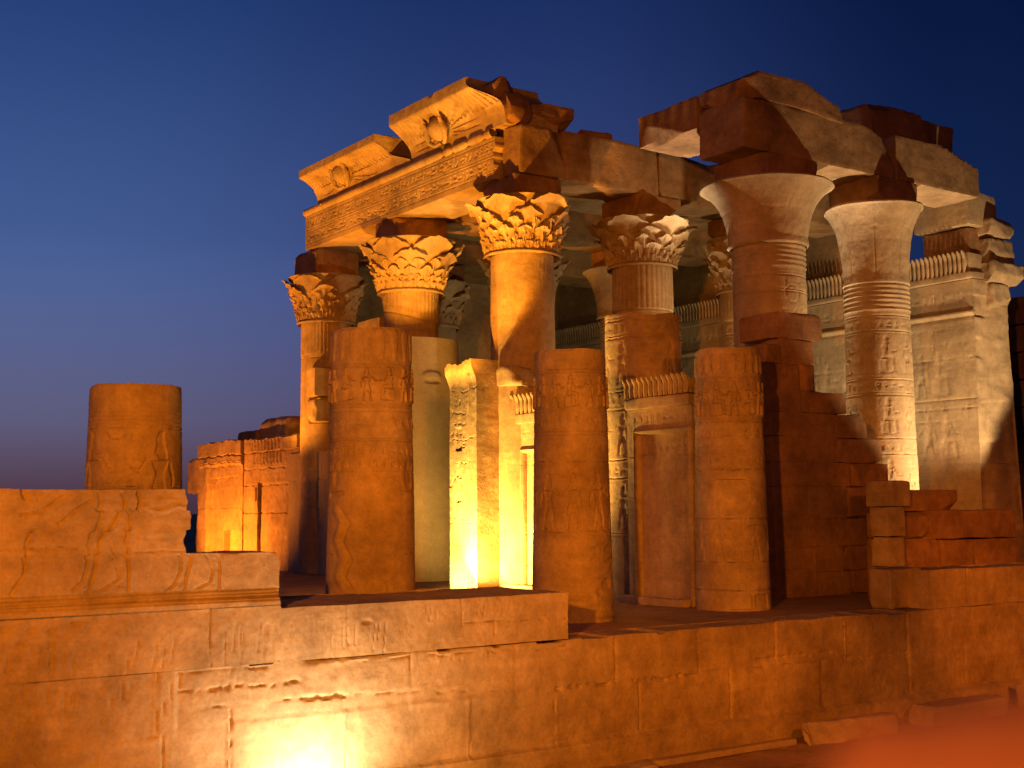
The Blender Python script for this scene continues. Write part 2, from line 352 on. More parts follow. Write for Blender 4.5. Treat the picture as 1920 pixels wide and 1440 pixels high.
# ================================================================== SETTING
def sheet(name, x0, x1, y0, y1, z, mat, res, amp, seed, kind="structure"):
    nx = max(2, int((x1-x0)/res)); ny = max(2, int((y1-y0)/res))
    X, Y = np.meshgrid(np.linspace(x0, x1, nx+1), np.linspace(y0, y1, ny+1), indexing='ij')
    mb = MB(); mb.grid(np.stack([X, Y, z+amp*fbm(X*.8, Y*.8, 0*X, seed, 4)], -1))
    return solid(name, mb, mat, kind=kind)
mb = MB()
gx = np.concatenate([np.linspace(-3000, -40, 8), np.linspace(-20, 40, 150), np.linspace(60, 3000, 8)])
gy = np.concatenate([np.linspace(-3000, -30, 8), np.linspace(-15, 20, 90), np.linspace(40, 3000, 8)])
GX, GY = np.meshgrid(gx, gy, indexing='ij')
mb.grid(np.stack([GX, GY, -0.42+0.03*fbm(GX*.9, GY*.9, 0*GX, 3, 4)*(np.abs(GX) < 50)], -1))
solid("ground", mb, SAND, kind="structure")
mb = MB()
X, Y = np.meshgrid(np.linspace(-12, 60, 240), np.linspace(17.28, 75, 190), indexing='ij')
mb.grid(np.stack([X, Y, FL-0.01+0.012*fbm(X*.9, Y*.9, 0*X, 5, 4)], -1))
k = np.array([0., 1.])
XX, KK = np.meshgrid(np.array([-12., 60.]), k, indexing='ij')
mb.grid(np.stack([XX, 75+0*XX, FL-2.1*KK], -1)); mb.grid(np.stack([XX, 17.285+0*XX, FL-.02-2.1*KK], -1))
solid("court_floor", mb, PAVE, kind="structure")

# ================================================================== BOUNDARY WALLS
rel = Relief(-6, 34, -0.42, 1.66, 0.03, 11)
rel.noise(0.035, 0.9, 5); rel.noise(0.012, 6, 4, 2)
rel.courses([-0.42, 0.0, 0.84, 1.66], 1.1, 2.6, 0.016, -0.022, 0.012, -6, 6.2)
zs_r = [0.0, 0.9, 1.58]
for pts in ([(6.2,1.63),(8.06,1.64)], [(8.06,1.62),(9.8,1.60)], [(9.8,1.61),(12.7,1.57)], [(6.26,1.64),(6.27,1.14)], [(8.06,1.62),(8.08,1.2),(8.1,1.13)], [(9.77,1.6),(9.8,1.02)],
            [(6.27,1.14),(8.12,1.14)], [(8.7,1.16),(12.4,0.92)], [(12.4,0.91),(15.5,0.88)], [(15.5,.9),(21.5,.86)], [(6.99,1.14),(7.0,0.05)], [(8.69,1.15),(8.7,0.05)], [(13.7,1.62),(13.7,.9)], [(15.56,1.62),(15.57,.9)], [(17.47,1.62),(17.45,.9)],
            [(10.8,1.02),(10.8,.05)], [(12.43,.9),(12.44,.05)], [(14.2,.88),(14.2,.05)], [(16.3,.88),(16.3,.05)], [(18.6,.88),(18.6,.05)], [(19.3,1.6),(19.3,.88)], [(21.2,1.6),(21.2,.05)], [(23.3,1.6),(23.3,.85)],[(21.2,.86),(34,.84)],[(25.2,1.6),(25.2,.05)],[(0,0.02),(34,0.02)]):
    rel.joint(pts, 0.016, -0.03, 0.012)
rgb = random.Random(8)
for xs, za, zb in (([6.27, 8.08, 9.8, 11.6, 13.7, 15.56, 17.46, 19.3, 21.2, 23.3, 25.2, 27.5], .9, 1.62), ([5.2, 6.99, 8.69, 10.8, 12.43, 14.2, 16.3, 18.6, 21.2, 23.0, 25.2, 27.5], .02, .9)):
    for xa, xb in zip(xs[:-1], xs[1:]):
        W = rel.win(xa, xb, za, zb); rel.h[W] += rgb.uniform(-.014, .016)+rgb.uniform(-.012, .012)*(rel.S[W]-xa)/(xb-xa)
        rel.joint([(xa, za), (xa+rgb.uniform(-.02, .02), zb)], .013, -.03)
# broken lower edge of the block beside the hot spot
for i in range(9):
    x = 8.08+i*0.075; rel.ell(x, 1.15-0.02*math.sin(i*1.7), 0.09, 0.05, -0.05, .8)
for (x0, x1, z) in ((12.5, 13.7, .92), (14.1, 15.4, .9), (17.0, 19.0, 1.02), (6.3, 8.0, 1.38)):
    x = x0
    while x < x1:
        rel.ell(x, z+rel.rng.uniform(-.02, .02), rel.rng.uniform(.05, .13), rel.rng.uniform(.02, .045), -rel.rng.uniform(.02, .05), .7); x += rel.rng.uniform(.08, .2)
W = rel.win(8.1, 9.75, 1.16, 1.6); rel.h[W] += 0.02+0.012*fbm(rel.S[W]*5, rel.T[W]*9, 0*rel.S[W], 4, 4)
# sharpening grooves left on the lower wall
rg = random.Random(4)
def groove(x, z, L): 
    rel.line([(x, z), (x-rg.uniform(.0, .05), z-L)], rg.uniform(.012, .02), -rg.uniform(.008, .02))
for x in np.arange(6.86, 7.62, .075): groove(x+rg.uniform(-.02, .02), 2.2-.55-.0+rg.uniform(-.05, .0), rg.uniform(.25, .45))
for x in np.arange(5.3, 6.25, .11): groove(x+rg.uniform(-.03, .03), 1.58+rg.uniform(-.2, .05), rg.uniform(.3, .55))
for x in np.arange(3.9, 4.9, .1): groove(x, 1.6+rg.uniform(-.1, .05), rg.uniform(.3, .5))
for x in np.arange(10.2, 11.2, .16): groove(x, 1.6, rg.uniform(.1, .22))
rel.noise(0.006, 16, 3, 5)
rel.h[:, 0] = 0.0
rel.h += 0.10*sstep(0.07, -0.02, rel.T)                       # projecting plinth
bw = empty("boundary_wall", (14, 16.9, -0.42), "long low sandstone boundary wall along the bottom, floodlit white at its foot", "wall")
mb = MB(); slab(mb, rel, 0.79, faceY(16.5), top=lambda a: 1.66+0.025*fbm(a*1.3, 0*a, 0*a, 8, 4)-0.03*(vnoise(a*3, 0*a, 0*a, 5) > .55))
part("masonry", mb, ST_WALL, bw)
# upper course of the low wall, ending in a step
rel = Relief(3.0, 12.72, 1.665, 2.42, 0.022, 12)
rel.noise(0.03, 0.9, 5); rel.noise(0.01, 6, 4, 2)
for pts in ([(6.67,2.42),(6.69,1.67)], [(8.74,2.42),(8.75,1.67)], [(10.68,2.42),(10.7,2.0)], [(10.69,2.05),(12.7,2.0)], [(11.3,2.04),(11.3,1.67)], [(4.6,2.42),(4.6,1.67)]): rel.joint(pts, .02, -.03)
rg = random.Random(7)
def groove2(x, z, L, w=1): rel.line([(x, z), (x-rg.uniform(.0, .05), z-L)], rg.uniform(.012, .02)*w, -rg.uniform(.008, .02))
for x in np.arange(6.9, 7.65, .07): groove2(x+rg.uniform(-.02, .02), 2.22+rg.uniform(-.1, .04), rg.uniform(.35, .55))
for x in np.arange(7.7, 9.45, .1): groove2(x+rg.uniform(-.04, .04), 2.25+rg.uniform(-.15, .05), rg.uniform(.25, .5), .8)
for x in np.arange(5.35, 6.2, .12): groove2(x, 1.98+rg.uniform(-.1, .1), .3)
for x in np.arange(3.6, 5.0, .13): groove2(x, 2.2+rg.uniform(-.2, .1), rg.uniform(.25, .5))
for x in (10.15, 10.25, 11.0, 11.12): groove2(x, 2.3, .2, .8)
for (x, z) in ((4.05, 2.3), (4.35, 2.28), (4.6, 2.25), (4.9, 2.33), (4.2, 2.1), (9.05, 2.15)): rel.ell(x, z, rg.uniform(.06, .13), rg.uniform(.03, .06), -.03, .8)
rel.noise(0.006, 16, 3, 5)
mb = MB(); slab(mb, rel, 2.0, faceY(16.495), top=lambda a: np.where(a < 7.7, 2.45, 2.40)+0.015*fbm(a*1.5, 0*a, 0*a, 3, 4), right=lambda T: 12.72+0.03*fbm(T*5, 0*T, 0*T, 2, 3))
part("coping_course", mb, ST_WALL, bw)

# tall wall with the striding legs in sunk relief
rel = Relief(-1.0, 7.66, 2.46, 4.03, 0.016, 21)
rel.noise(0.022, 0.8, 5); rel.noise(0.006, 7, 4, 2)
for pts in ([(5.16,3.98),(5.13,3.74),(5.05,3.47),(5.04,3.14),(4.96,2.87),(4.85,2.78)], [(5.37,3.74),(5.2,3.4),(5.13,3.07),(5.05,2.77)], [(5.45,3.98),(5.48,3.74),(5.53,3.4),(5.55,3.05),(5.55,2.75)], [(5.31,3.4),(5.38,3.13),(5.43,2.89),(5.22,2.76),(5.0,2.75)],
            [(6.27,3.17),(6.23,2.96),(6.16,2.79),(6.07,2.73)], [(6.41,3.17),(6.33,2.93),(6.3,2.72)], [(6.64,3.16),(6.69,2.95),(6.66,2.81),(6.46,2.72)], [(6.79,3.16),(6.78,2.95),(6.78,2.7)],
            [(4.7,3.95),(4.4,3.75),(4.15,3.72)], [(5.05,3.9),(4.75,3.72),(4.6,3.6)], [(4.3,3.5),(4.25,3.0),(4.1,2.75)]):
    rel.line(pts, 0.035, -0.028); rel.line([(x+.025, z) for x, z in pts], 0.05, 0.010)
for pl in ([(5.14,3.95),(5.1,3.7),(5.05,3.45),(5.05,3.1),(4.98,2.87),(4.9,2.78),(5.06,2.78),(5.14,3.07),(5.21,3.4),(5.31,3.6),(5.31,3.4),(5.38,3.13),(5.44,2.89),(5.3,2.78),(5.54,2.76),(5.54,3.05),(5.52,3.4),(5.47,3.74),(5.43,3.95)],
           [(6.28,3.16),(6.24,2.96),(6.15,2.78),(6.29,2.75),(6.34,2.93),(6.41,3.16)], [(6.65,3.15),(6.7,2.95),(6.67,2.81),(6.55,2.75),(6.77,2.74),(6.77,2.95),(6.78,3.15)]):
    rel.poly(pl, -0.012, 0.05)
for pts in ([(-1,3.28),(4.9,3.3)], [(5.6,3.24),(7.66,3.2)], [(2.2,4.03),(2.2,3.3)], [(4.37,4.03),(4.38,3.88)], [(3.9,3.3),(3.9,2.7)], [(1.0,3.28),(1.0,2.7)], [(5.64,4.0),(5.63,3.72)]): rel.joint(pts, .018, -.024)
rel.line([(4.22,4.03),(4.23,3.93)], .05, -.06); rel.line([(5.66,4.0),(5.65,3.78)], .03, -.05)
for z in (2.70, 2.655, 2.60, 2.555): rel.line([(-1, z-.01), (3, z), (7.66, z-.015)], .022, -.022)
for i in range(16): rel.ell(5.75+.06*i, 3.8-.05*math.sin(i*.6)-.006*i, .08, .03, .012, .8)
W = rel.win(5.7, 7.66, 3.2, 3.9); rel.h[W] += .012*fbm(rel.S[W]*2, rel.T[W]*9, 0*rel.S[W], 6, 4)
rel.h += 0.05*sstep(2.6, 2.54, rel.T)
rw_ = empty("relief_wall", (3.3, 17.0, 2.46), "sandstone wall at left carved with striding legs in sunk relief", "wall")
def rw_top(a):
    z = np.where(a < 6.28, 4.04, 4.02); z = np.where(a > 6.3, 3.19+0*a, z); return z+0.012*fbm(a*2, 0*a, 0*a, 2, 3)
# two pieces so that the step in its top is a real vertical end
relA = Relief(-1.0, 6.30, 3.19, 4.03, 0.016, 21); 
relA.h = np.array([[0.]]) if False else relA.h
def resample(dst, src):
    ii = np.clip(np.round((dst.S-src.s0)/(src.s1-src.s0)*(src.ns-1)).astype(int), 0, src.ns-1)
    jj = np.clip(np.round((dst.T-src.t0)/(src.t1-src.t0)*(src.nt-1)).astype(int), 0, src.nt-1)
    dst.h = src.h[ii, jj].copy()
resample(relA, rel)
relB = Relief(-1.0, 7.66, 2.455, 3.19, 0.016, 22); resample(relB, rel)
mb = MB(); slab(mb, relA, 0.85, faceY(16.46), top=lambda a: 4.03+0.012*fbm(a*2, 0*a, 0*a, 2, 3), right=lambda T: 6.30+0.05*fbm(T*6, 0*T, 0*T, 2, 3)+0.06*(T < 3.75)*(T > 3.5))
part("upper_course", mb, ST, rw_)
mb = MB(); slab(mb, relB, 0.85, faceY(16.46), top=lambda a: 3.19-0.02*sstep(6.2, 7.6, a)+0.01*fbm(a*2, 0*a, 0*a, 4, 3), right=lambda T: 7.66+0.02*fbm(T*5, 0*T, 0*T, 3, 3)-0.05*sstep(3.1, 3.19, T))
part("lower_course", mb, ST, rw_)

# parapet at right, on the same wall line
rel = Relief(21.86, 34, 1.67, 2.45, 0.035, 31)
rel.noise(0.04, 0.9, 5); rel.noise(0.012, 6, 4, 2); rel.courses([1.67, 2.45], 1.2, 2.2, .02, -.03, .015); rel.noise(.006, 16, 3, 5)
mb = MB(); slab(mb, rel, 0.8, faceY(16.48), top=lambda a: 2.44+0.02*fbm(a*1.5, 0*a, 0*a, 3, 4))
solid("parapet_course", mb, ST_WALL, "raised course of dim orange blocks on the wall at lower right", "wall")
mb = MB(); rbox(mb, (21.3, 16.95, 1.66), (22.4, 17.5, 2.47), .05, .03, .06, 33, chops=5, cd=.1)
mb.warp(lambda v: np.stack([v[:,0]-0.25*np.clip((2.47-v[:,2])/.8, 0, 1)*0, v[:,1], v[:,2]], -1))
solid("loose_block", mb, ST, "squared stone block against the left end of the raised course at right", "stone block")

# slabs lying along the foot of the wall
for lo, hi, rz, lab in (((11.2, 15.35, -0.42), (13.75, 15.75, -0.22), 0.0, "long flat kerb slab at the foot of the wall, nearest the bottom edge"),
                    ((17.4, 15.6, -0.42), (19.75, 16.0, -0.08), 0.0, "dim rounded slab lying in the dark at the wall foot"),
                    ((20.6, 15.55, -0.42), (23.0, 16.1, -0.05), 0.0, "pale flat slab lying at the wall foot, lower right"),
                    ((24.1, 15.7, -0.42), (26.2, 16.2, 0.05), 0.0, "rounded stone block at the wall foot, at the right edge of the frame")):
    mb = MB(); rbox(mb, lo, hi, .03, .03, .05, int(lo[0]*10), chops=6, cd=.09)
    solid("kerb_slab", mb, ST_PALE, lab, "stone slab", "stones lying along the wall foot")
mb = MB()
rbox(mb, (13.8, 15.9, -0.42), (17.3, 16.1, -0.30), .03, .02, .09, 77)
solid("kerb_strip", mb, ST_PALE, "thin kerb strip running along the foot of the low wall", "kerb")

# ================================================================== COURT COLUMNS (broken, in a row behind the wall)
def col_shaft(rel, cx, cy, r0, r1, top=None, cap_depth=0.0):
    """rel.s = angle 0..2pi*rref ; returns MB"""
    th = (rel.S-rel.s0)/(rel.s1-rel.s0)*2*math.pi + math.pi/2 - R(35) + 0.0     # seam turned away from the viewer
    T = rel.T.copy()
    if top is not None: T = rel.t0+(T-rel.t0)*((top(th[:, 0])-rel.t0)/(rel.t1-rel.t0))[:, None]
    u = (T-rel.t0)/(rel.t1-rel.t0); r = r0+(r1-r0)*u+rel.h
    mb = MB(); P = np.stack([cx+r*np.cos(th), cy+r*np.sin(th), T], -1); mb.grid(P)
    rim = P[:, -1]; k = np.linspace(0, 1, 9)
    c = np.array([cx, cy, rim[:, 2].mean()+cap_depth])
    pt = rim[:, None]*(1-k)[None, :, None]+c*k[None, :, None]
    nz = fbm(pt[...,0]*3, pt[...,1]*3, pt[...,2]*0, rel.seed+4, 3)*0.05*np.minimum(k*3, 1)[None]
    pt[..., 2] += nz; mb.grid(pt)
    return mb
def new_col_rel(r, z0, z1, res, seed):
    return Relief(0, 2*math.pi*r, z0, z1, res, seed)
def front(rel): return (rel.s0+rel.s1)/2 + 0     # s that faces the viewer

def court_column(x, z1, seed, label, r0=0.775, r1=0.68, plan=None):
    t = empty("court_column", (x, 19.4, FL), label, "column", "broken columns of the forecourt")
    rel = new_col_rel(0.73, FL-0.02, z1, 0.015, seed); f = front(rel); w = 1.25
    rel.noise(0.007, .8, 4); rel.noise(0.004, 7, 4, 2)
    h0 = rel.h.copy(); plan(rel, f); rel.h = h0+np.where(np.abs(rel.h-h0) > .03, np.sign(rel.h-h0)*.03+(rel.h-h0)*.0, (rel.h-h0))*1.15
    rel.noise(0.004, 18, 3, 6)
    rel.h -= 0.03*sstep(z1-0.06, z1, rel.T)*(0.6+0.8*fbm(rel.S*3, rel.T*0, 0*rel.S, seed, 3))
    mb = col_shaft(rel, x, 19.4, r0, r1, top=lambda th: z1+0.02*fbm(np.cos(th)*3, np.sin(th)*3, 0*th, seed, 3))
    part("shaft", mb, ST, t)
    return t
def bands(rel, zs, d=-0.02, w=.02):
    for z in zs: rel.hl(z, .014, -.012)
def plan_stub(rel, f):
    bands(rel, (5.22, 5.17, 5.10, 5.05)); rel.joint([(0, 4.98), (rel.s1, 4.99)], .015, -.02)
    rel.joint([(0, 4.11), (rel.s1, 4.1)], .015, -.02)
    rel.figure(f-.55, 3.5, 1.45, -.022, 1); rel.figure(f+.62, 3.5, 1.45, -.022, -1)
    rel.poly([(f-.25, 4.65), (f+.08, 4.65), (f+.08, 4.3), (f-.22, 4.3)], -.015, .05); rel.glyph_row(f-.3, f+.3, 4.85, .16, -.018)
    rel.glyph_row(f-.3, f+.3, 4.15, .18, -.018)
    for z in (3.2, 2.8, 2.3): rel.joint([(0, z), (rel.s1, z)], .015, -.02)
def plan_a(rel, f):
    # tall stems round the top
    for k in range(-7, 8):
        x = f+k*.26; rel.poly([(x-.05, 6.25), (x+.05, 6.25), (x+.10, 6.72), (x, 6.82), (x-.10, 6.72)], .014, .04)
    bands(rel, (6.2, 6.14, 5.52, 5.47, 5.40, 4.95, 4.90), -.02, .022)
    for k, fl in ((-3, 1), (-2, -1), (-1, 1), (0, 1), (1, -1), (2, 1), (3, -1)):
        (rel.seated if k % 2 else rel.figure)(f+k*.36, 5.56, .58, .030, fl)
    rel.glyph_row(f-1.4, f+1.4, 5.2, .22, .010)
    rel.glyph_row(f-.9, f+1.1, 4.72, .20, -.016); rel.glyph_row(f-.9, f+1.1, 4.5, .18, -.016)
    bands(rel, (4.38,), -.015)
    rel.joint([(0, 4.05), (rel.s1, 4.04)], .015, -.02); rel.joint([(0, 3.0), (rel.s1, 3.0)], .015, -.02)
    # smooth round-topped repair
    W = rel.win(f-.35, f+.75, FL, 4.42); S, T = rel.S[W], rel.T[W]
    edge = 4.02+.32*np.sqrt(np.clip(1-((S-f-.2)/.55)**2, 0, 1)); m = sstep(0, .04, edge-T)*sstep(0, .05, S-(f-.33))*sstep(0, .1, f+.75-S)
    rel.h[W] = rel.h[W]*(1-m*.85)+m*.012*0 - m*.006
    rel.ell(f-.62, 4.28, .10, .16, -.03, .6); rel.line([(f-.8, 4.0), (f-.45, 4.02)], .06, -.04)
    pts = [(f-.58, 3.75), (f-.42, 3.55), (f-.55, 3.25), (f-.38, 2.95), (f-.5, 2.65), (f-.3, 2.4), (f+.05, 2.3)]
    rel.line(pts, .14, .03); rel.line([(a+.12, b-.02) for a, b in pts], .05, -.03)
    rel.ell(f+.85, 4.3, .16, .3, -.02, .5); rel.line([(f+.35, 2.55), (f+.4, 2.3), (f+.1, 2.2)], .05, -.02)
    bands(rel, (2.05, 2.0), -.015)
def plan_b(rel, f):
    bands(rel, (6.35, 6.29, 5.62, 5.56, 5.18, 5.12), -.02, .022)
    for k, fl in ((-3, 1), (-2, -1), (-1, 1), (0, 1), (1, -1), (2, 1), (3, -1)):
        (rel.figure if k % 2 else rel.seated)(f+k*.34, 5.64, .60, .030, fl)
    rel.glyph_row(f-1.3, f+1.3, 5.38, .2, -.012)
    rel.joint([(0, 4.62), (rel.s1, 4.6)], .02, -.03); rel.joint([(0, 3.3), (rel.s1, 3.32)], .016, -.02)
    for k in (-2, -1, 0, 1, 2): rel.figure(f+k*.5, 3.35, 1.05, -.020, 1 if k % 2 else -1)
    for i in range(14): rel.ell(f+rel.rng.uniform(-.2, 1.0), rel.rng.uniform(1.8, 3.0), rel.rng.uniform(.08, .25), rel.rng.uniform(.05, .15), -rel.rng.uniform(.01, .035), .6)
    rel.poly([(f+.3, 1.7), (f+.95, 1.7), (f+.95, 2.25), (f+.35, 2.2)], .03, .06)
def plan_c(rel, f):
    for k in range(-8, 9):
        x = f+k*.22; rel.poly([(x-.04, 6.5), (x+.04, 6.5), (x+.08, 6.86), (x, 6.95), (x-.08, 6.86)], .02, .03)
        rel.ell(x+.11, 6.62, .06, .09, -.016)
    bands(rel, (6.44, 6.4, 5.56, 5.0), -.022, .022); rel.joint([(0, 5.5), (rel.s1, 5.5)], .016, -.03)
    for k, fl in ((-3, 1), (-2, -1), (-1, 1), (0, -1), (1, 1), (2, -1), (3, 1)):
        (rel.seated if k % 2 else rel.figure)(f+k*.34, 5.62, .72, .028, fl)
    for k in range(-3, 4): rel.ell(f+k*.32, 5.25, .12, .13, -.016, .4); rel.glyph(f+k*.32+.16, 5.25, .2, -.014)
    bands(rel, (4.9, 4.84, 4.55), -.018)
    rel.glyph_row(f-1.2, f+1.2, 4.7, .2, -.012)
    for z in (4.5, 3.5, 2.62, 2.05): rel.joint([(0, z), (rel.s1, z+.01)], .02, -.035)
    W = rel.win(f-.5, f+.3, 3.4, 4.3); S, T = rel.S[W], rel.T[W]
    m = sstep(1.0, .85, np.hypot((S-f+.12)/.42, (T-4.0)/.5)+.25*fbm(S*4, T*4, 0*S, 3, 3)); rel.h[W] -= m*.04
    rel.poly([(f+.15, 3.35), (f+.62, 3.35), (f+.6, 3.85), (f+.4, 3.95), (f+.2, 3.7)], .025, .05)
    for k in range(-2, 3): rel.figure(f+k*.4, 2.66, .75, -.012, 1)
    rel.poly([(f-.2, 1.66), (f+.25, 1.66), (f+.25, 2.0), (f-.2, 2.0)], .02, .04); rel.poly([(f+.3, 1.66), (f+.75, 1.66), (f+.7, 2.0), (f+.3, 1.98)], -.03, .05)
court_column(6.60, 5.66, 41, "short broken column stub standing behind the carved wall at far left", plan=plan_stub)
court_column(10.72, 6.82, 42, "tall broken column with a smooth round-topped repair on its lower half", plan=plan_a)
court_column(15.07, 6.74, 43, "broken column standing in front of the bright screen wall, worn at its foot", plan=plan_b)
court_column(19.30, 7.05, 44, "rightmost broken forecourt column, with chipped patch and row of buds at top", plan=plan_c)

# ================================================================== HALL COLUMNS
def shaft_plain(x, y, z0, z1, r0, r1, seed, plan=None, top=None, res=0.03):
    rel = new_col_rel((r0+r1)/2, z0, z1, res, seed)
    rel.noise(0.012, 1.0, 5); rel.noise(0.004, 7, 4, 2)
    if plan: plan(rel, front(rel))
    rel.noise(0.003, 18, 3, 6)
    return col_shaft(rel, x, y, r0, r1, top=top)
def carved_plan(z0, z1, depth=-.018, rings=0, flute=None):
    def f(rel, s):
        z = z1
        if rings:
            for k in range(rings): rel.hl(z-.10-.13*k, .06, .028)
            z -= .15+.13*rings
        if flute:
            m = sstep(z1-flute, z1-flute+.04, rel.T)
            rel.h += m*.022*np.abs(np.sin(rel.S/(rel.s1)*math.pi*36)); z -= flute
            rel.hl(z1-flute, .03, -.03)
        alt = 0
        while z > z0+.6:
            rel.hl(z, .02, -.02); rel.hl(z-.07, .02, -.02)
            if alt % 2 == 0: rel.glyph_row(0, rel.s1, z-.25, .26, depth); z -= .42
            else:
                n = 9
                for k in range(n): (rel.figure if k % 2 else rel.seated)((k+.5)*rel.s1/n, z-1.15, 1.0, depth, 1 if k % 3 else -1)
                z -= 1.25
            alt += 1
            if rel.rng.random() < .6: rel.joint([(0, z), (rel.s1, z)], .015, -.025)
    return f

def petal(mb, cx, cy, th0, path, w0, th, ns=9, nt=11, seed=0, tipw=0.25, vein=.008):
    s = np.linspace(0, 1, ns); t = np.linspace(-1, 1, nt)
    pr = np.array([p[0] for p in path]); pz = np.array([p[1] for p in path]); ps = np.linspace(0, 1, len(path))
    r = np.interp(s, ps, pr); z = np.interp(s, ps, pz)
    w = w0*(0.80+.45*s-.22*s*s)*np.sqrt(np.clip(1-(s**6)*(1-tipw), 0.02, 1))
    rn = random.Random(seed); tear = [rn.uniform(-1, 1), rn.uniform(0, .35)]
    for side in (1, -1):
        rr = r[:, None] + side*th*(1-t[None]**2)*(0.75+.5*np.sin(s*math.pi)[:, None])
        if side > 0: rr = rr + .022*np.exp(-(t[None]/.12)**2) + vein*np.cos(t[None]*math.pi*5)*(.3+s[:, None])
        rr = rr - .10*np.exp(-((t[None]-tear[0])/.4)**2)*tear[1]*s[:, None]**3
        ang = th0 + t[None]*w[:, None]/np.maximum(r[:, None], .3)
        zz = z[:, None] - 0.30*w0*(t[None]**2)*s[:, None]**2
        P = np.stack([cx+rr*np.cos(ang), cy+rr*np.sin(ang), zz+0*rr], -1)
        P += (.035*np.stack([vnoise(P[...,0]*9+31*q, P[...,1]*9, P[...,2]*9, q+5) for q in range(3)], -1)*(.35+s[:, None, None]))
        mb.grid(P)

def bell_mesh(mb, cx, cy, prof, lob=0, lamp_=0.0, seed=0, nth=160, extra=None):
    zs = np.array([p[1] for p in prof]); rs = np.array([p[0] for p in prof]); k = np.linspace(0, len(prof)-1, len(prof)*7)
    r = np.interp(k, np.arange(len(prof)), rs); z = np.interp(k, np.arange(len(prof)), zs)
    for _ in range(3):
        r[1:-1] = (r[:-2]+2*r[1:-1]+r[2:])/4; z[1:-1] = (z[:-2]+2*z[1:-1]+z[2:])/4
    th = np.linspace(0, 2*math.pi, nth, endpoint=False)
    Rr = np.repeat(r[None], nth, 0); Z = np.repeat(z[None], nth, 0); TH = np.repeat(th[:, None], len(r), 1)
    u = np.clip((Z-zs.min())/(zs.max()-zs.min()), 0, 1)
    Rr = Rr*(1+lamp_*np.cos(lob*TH)*u**3) if lob else Rr
    nx = fbm(np.cos(TH)*3, np.sin(TH)*3, Z*2.5, seed, 4)
    Rr = Rr+.02*nx - 0.10*np.clip(fbm(np.cos(TH)*2.2, np.sin(TH)*2.2, Z*.8, seed+3, 3)-.25, 0, 1)*sstep(.75, 1, u)
    if extra is not None: Rr = Rr + extra(TH, Z, u)
    mb.grid(np.stack([cx+Rr*np.cos(TH), cy+Rr*np.sin(TH), Z], -1), close_u=True)

def cap_composite(x, y, z0, z1, rn, rt, seed, big=6, mid=14, small=28):
    mb = MB(); H = z1-z0; rg = random.Random(seed)
    def br(u): return rn*.97+(rt*.90-rn*.97)*(u**1.9)
    bell_mesh(mb, x, y, [(rn*1.03, z0-.02), (rn*1.05, z0+.05)]+[(br(u), z0+H*u) for u in (.08, .25, .4, .55, .7, .82, .92)]+[(rt*.95, z1-.03), (rt*.88, z1+.02), (.3, z1+.03)], big, .035, seed)
    def tier(n, u0, u1, curl, wf, ph, th, drop, tip):
        for k in range(n):
            a = 2*math.pi*(k+ph)/n+rg.uniform(-.02, .02); c = curl*rg.uniform(.5, 1.15)
            if rg.random() < .12: c *= .25
            path = []
            for i in range(8):
                s = i/7; u = u0+(u1-u0)*s
                path.append((br(min(u, 1))+.02+c*s**3.0, z0+H*u-drop*max(0, s-.75)*2))
            rmid = br((u0+u1)/2)
            petal(mb, x, y, a, path, math.pi*rmid/n*wf, th, seed=seed+k, tipw=tip, ns=12)
    for k in range(48):                                     # reeded collar
        pass
    tier(28, .07, .20, .06, .98, 0, .03, .02, .35)
    tier(28, .13, .31, .09, .98, .5, .035, .03, .35)
    tier(mid, .22, .46, .15, .98, .25, .045, .05, .40)
    tier(mid, .32, .60, .17, .90, .75, .045, .06, .40)
    tier(big, .40, .76, rt*.15, .92, .0, .05, .08, .55)
    tier(big, .50, 1.0, rt*.17, 1.04, .5, .06, .12, .80)
    return mb
def cap_bell(x, y, z0, z1, rn, rt, seed, lob=0, lamp_=0, pan=False):
    mb = MB(); H = z1-z0
    def br(u): return rn+(rt-rn)*(.30*u+.70*u**4.2)
    def ex(TH, Z, u):
        e = -.012*sstep(.03, 0, np.abs(Z-(z0+H*.55)))                         # horizontal joint
        if pan: e = e - .02*sstep(.035, 0, np.abs(np.sin(TH*4+.4))*.5)*sstep(.05, .2, u)
        else: e = e - .015*sstep(.02, 0, np.abs(TH-4.4+.04*np.sin(Z*9))*.6)*sstep(.4, .6, u)
        e = e + .008*fbm(np.cos(TH)*9, np.sin(TH)*9, Z*9, seed+8, 3)
        return e
    bell_mesh(mb, x, y, [(rn*1.0, z0-.03), (rn*1.06, z0+.02), (rn*1.05, z0+.10)]+[(br(u), z0+H*u) for u in (.12, .25, .4, .55, .68, .78, .86, .92, .96)]+[(rt*1.0, z1-.04), (rt*.97, z1+.03), (rt*.6, z1+.05), (.3, z1+.05)], lob, lamp_, seed, 240, ex)
    return mb

def abacus(x, y, z0, z1, hw, seed):
    mb = MB(); rbox(mb, (x-hw, y-hw, z0), (x+hw, y+hw, z1), .04, .04, .06, seed, chops=7, cd=.12); return mb

G1 = "columns of the ruined temple hall"
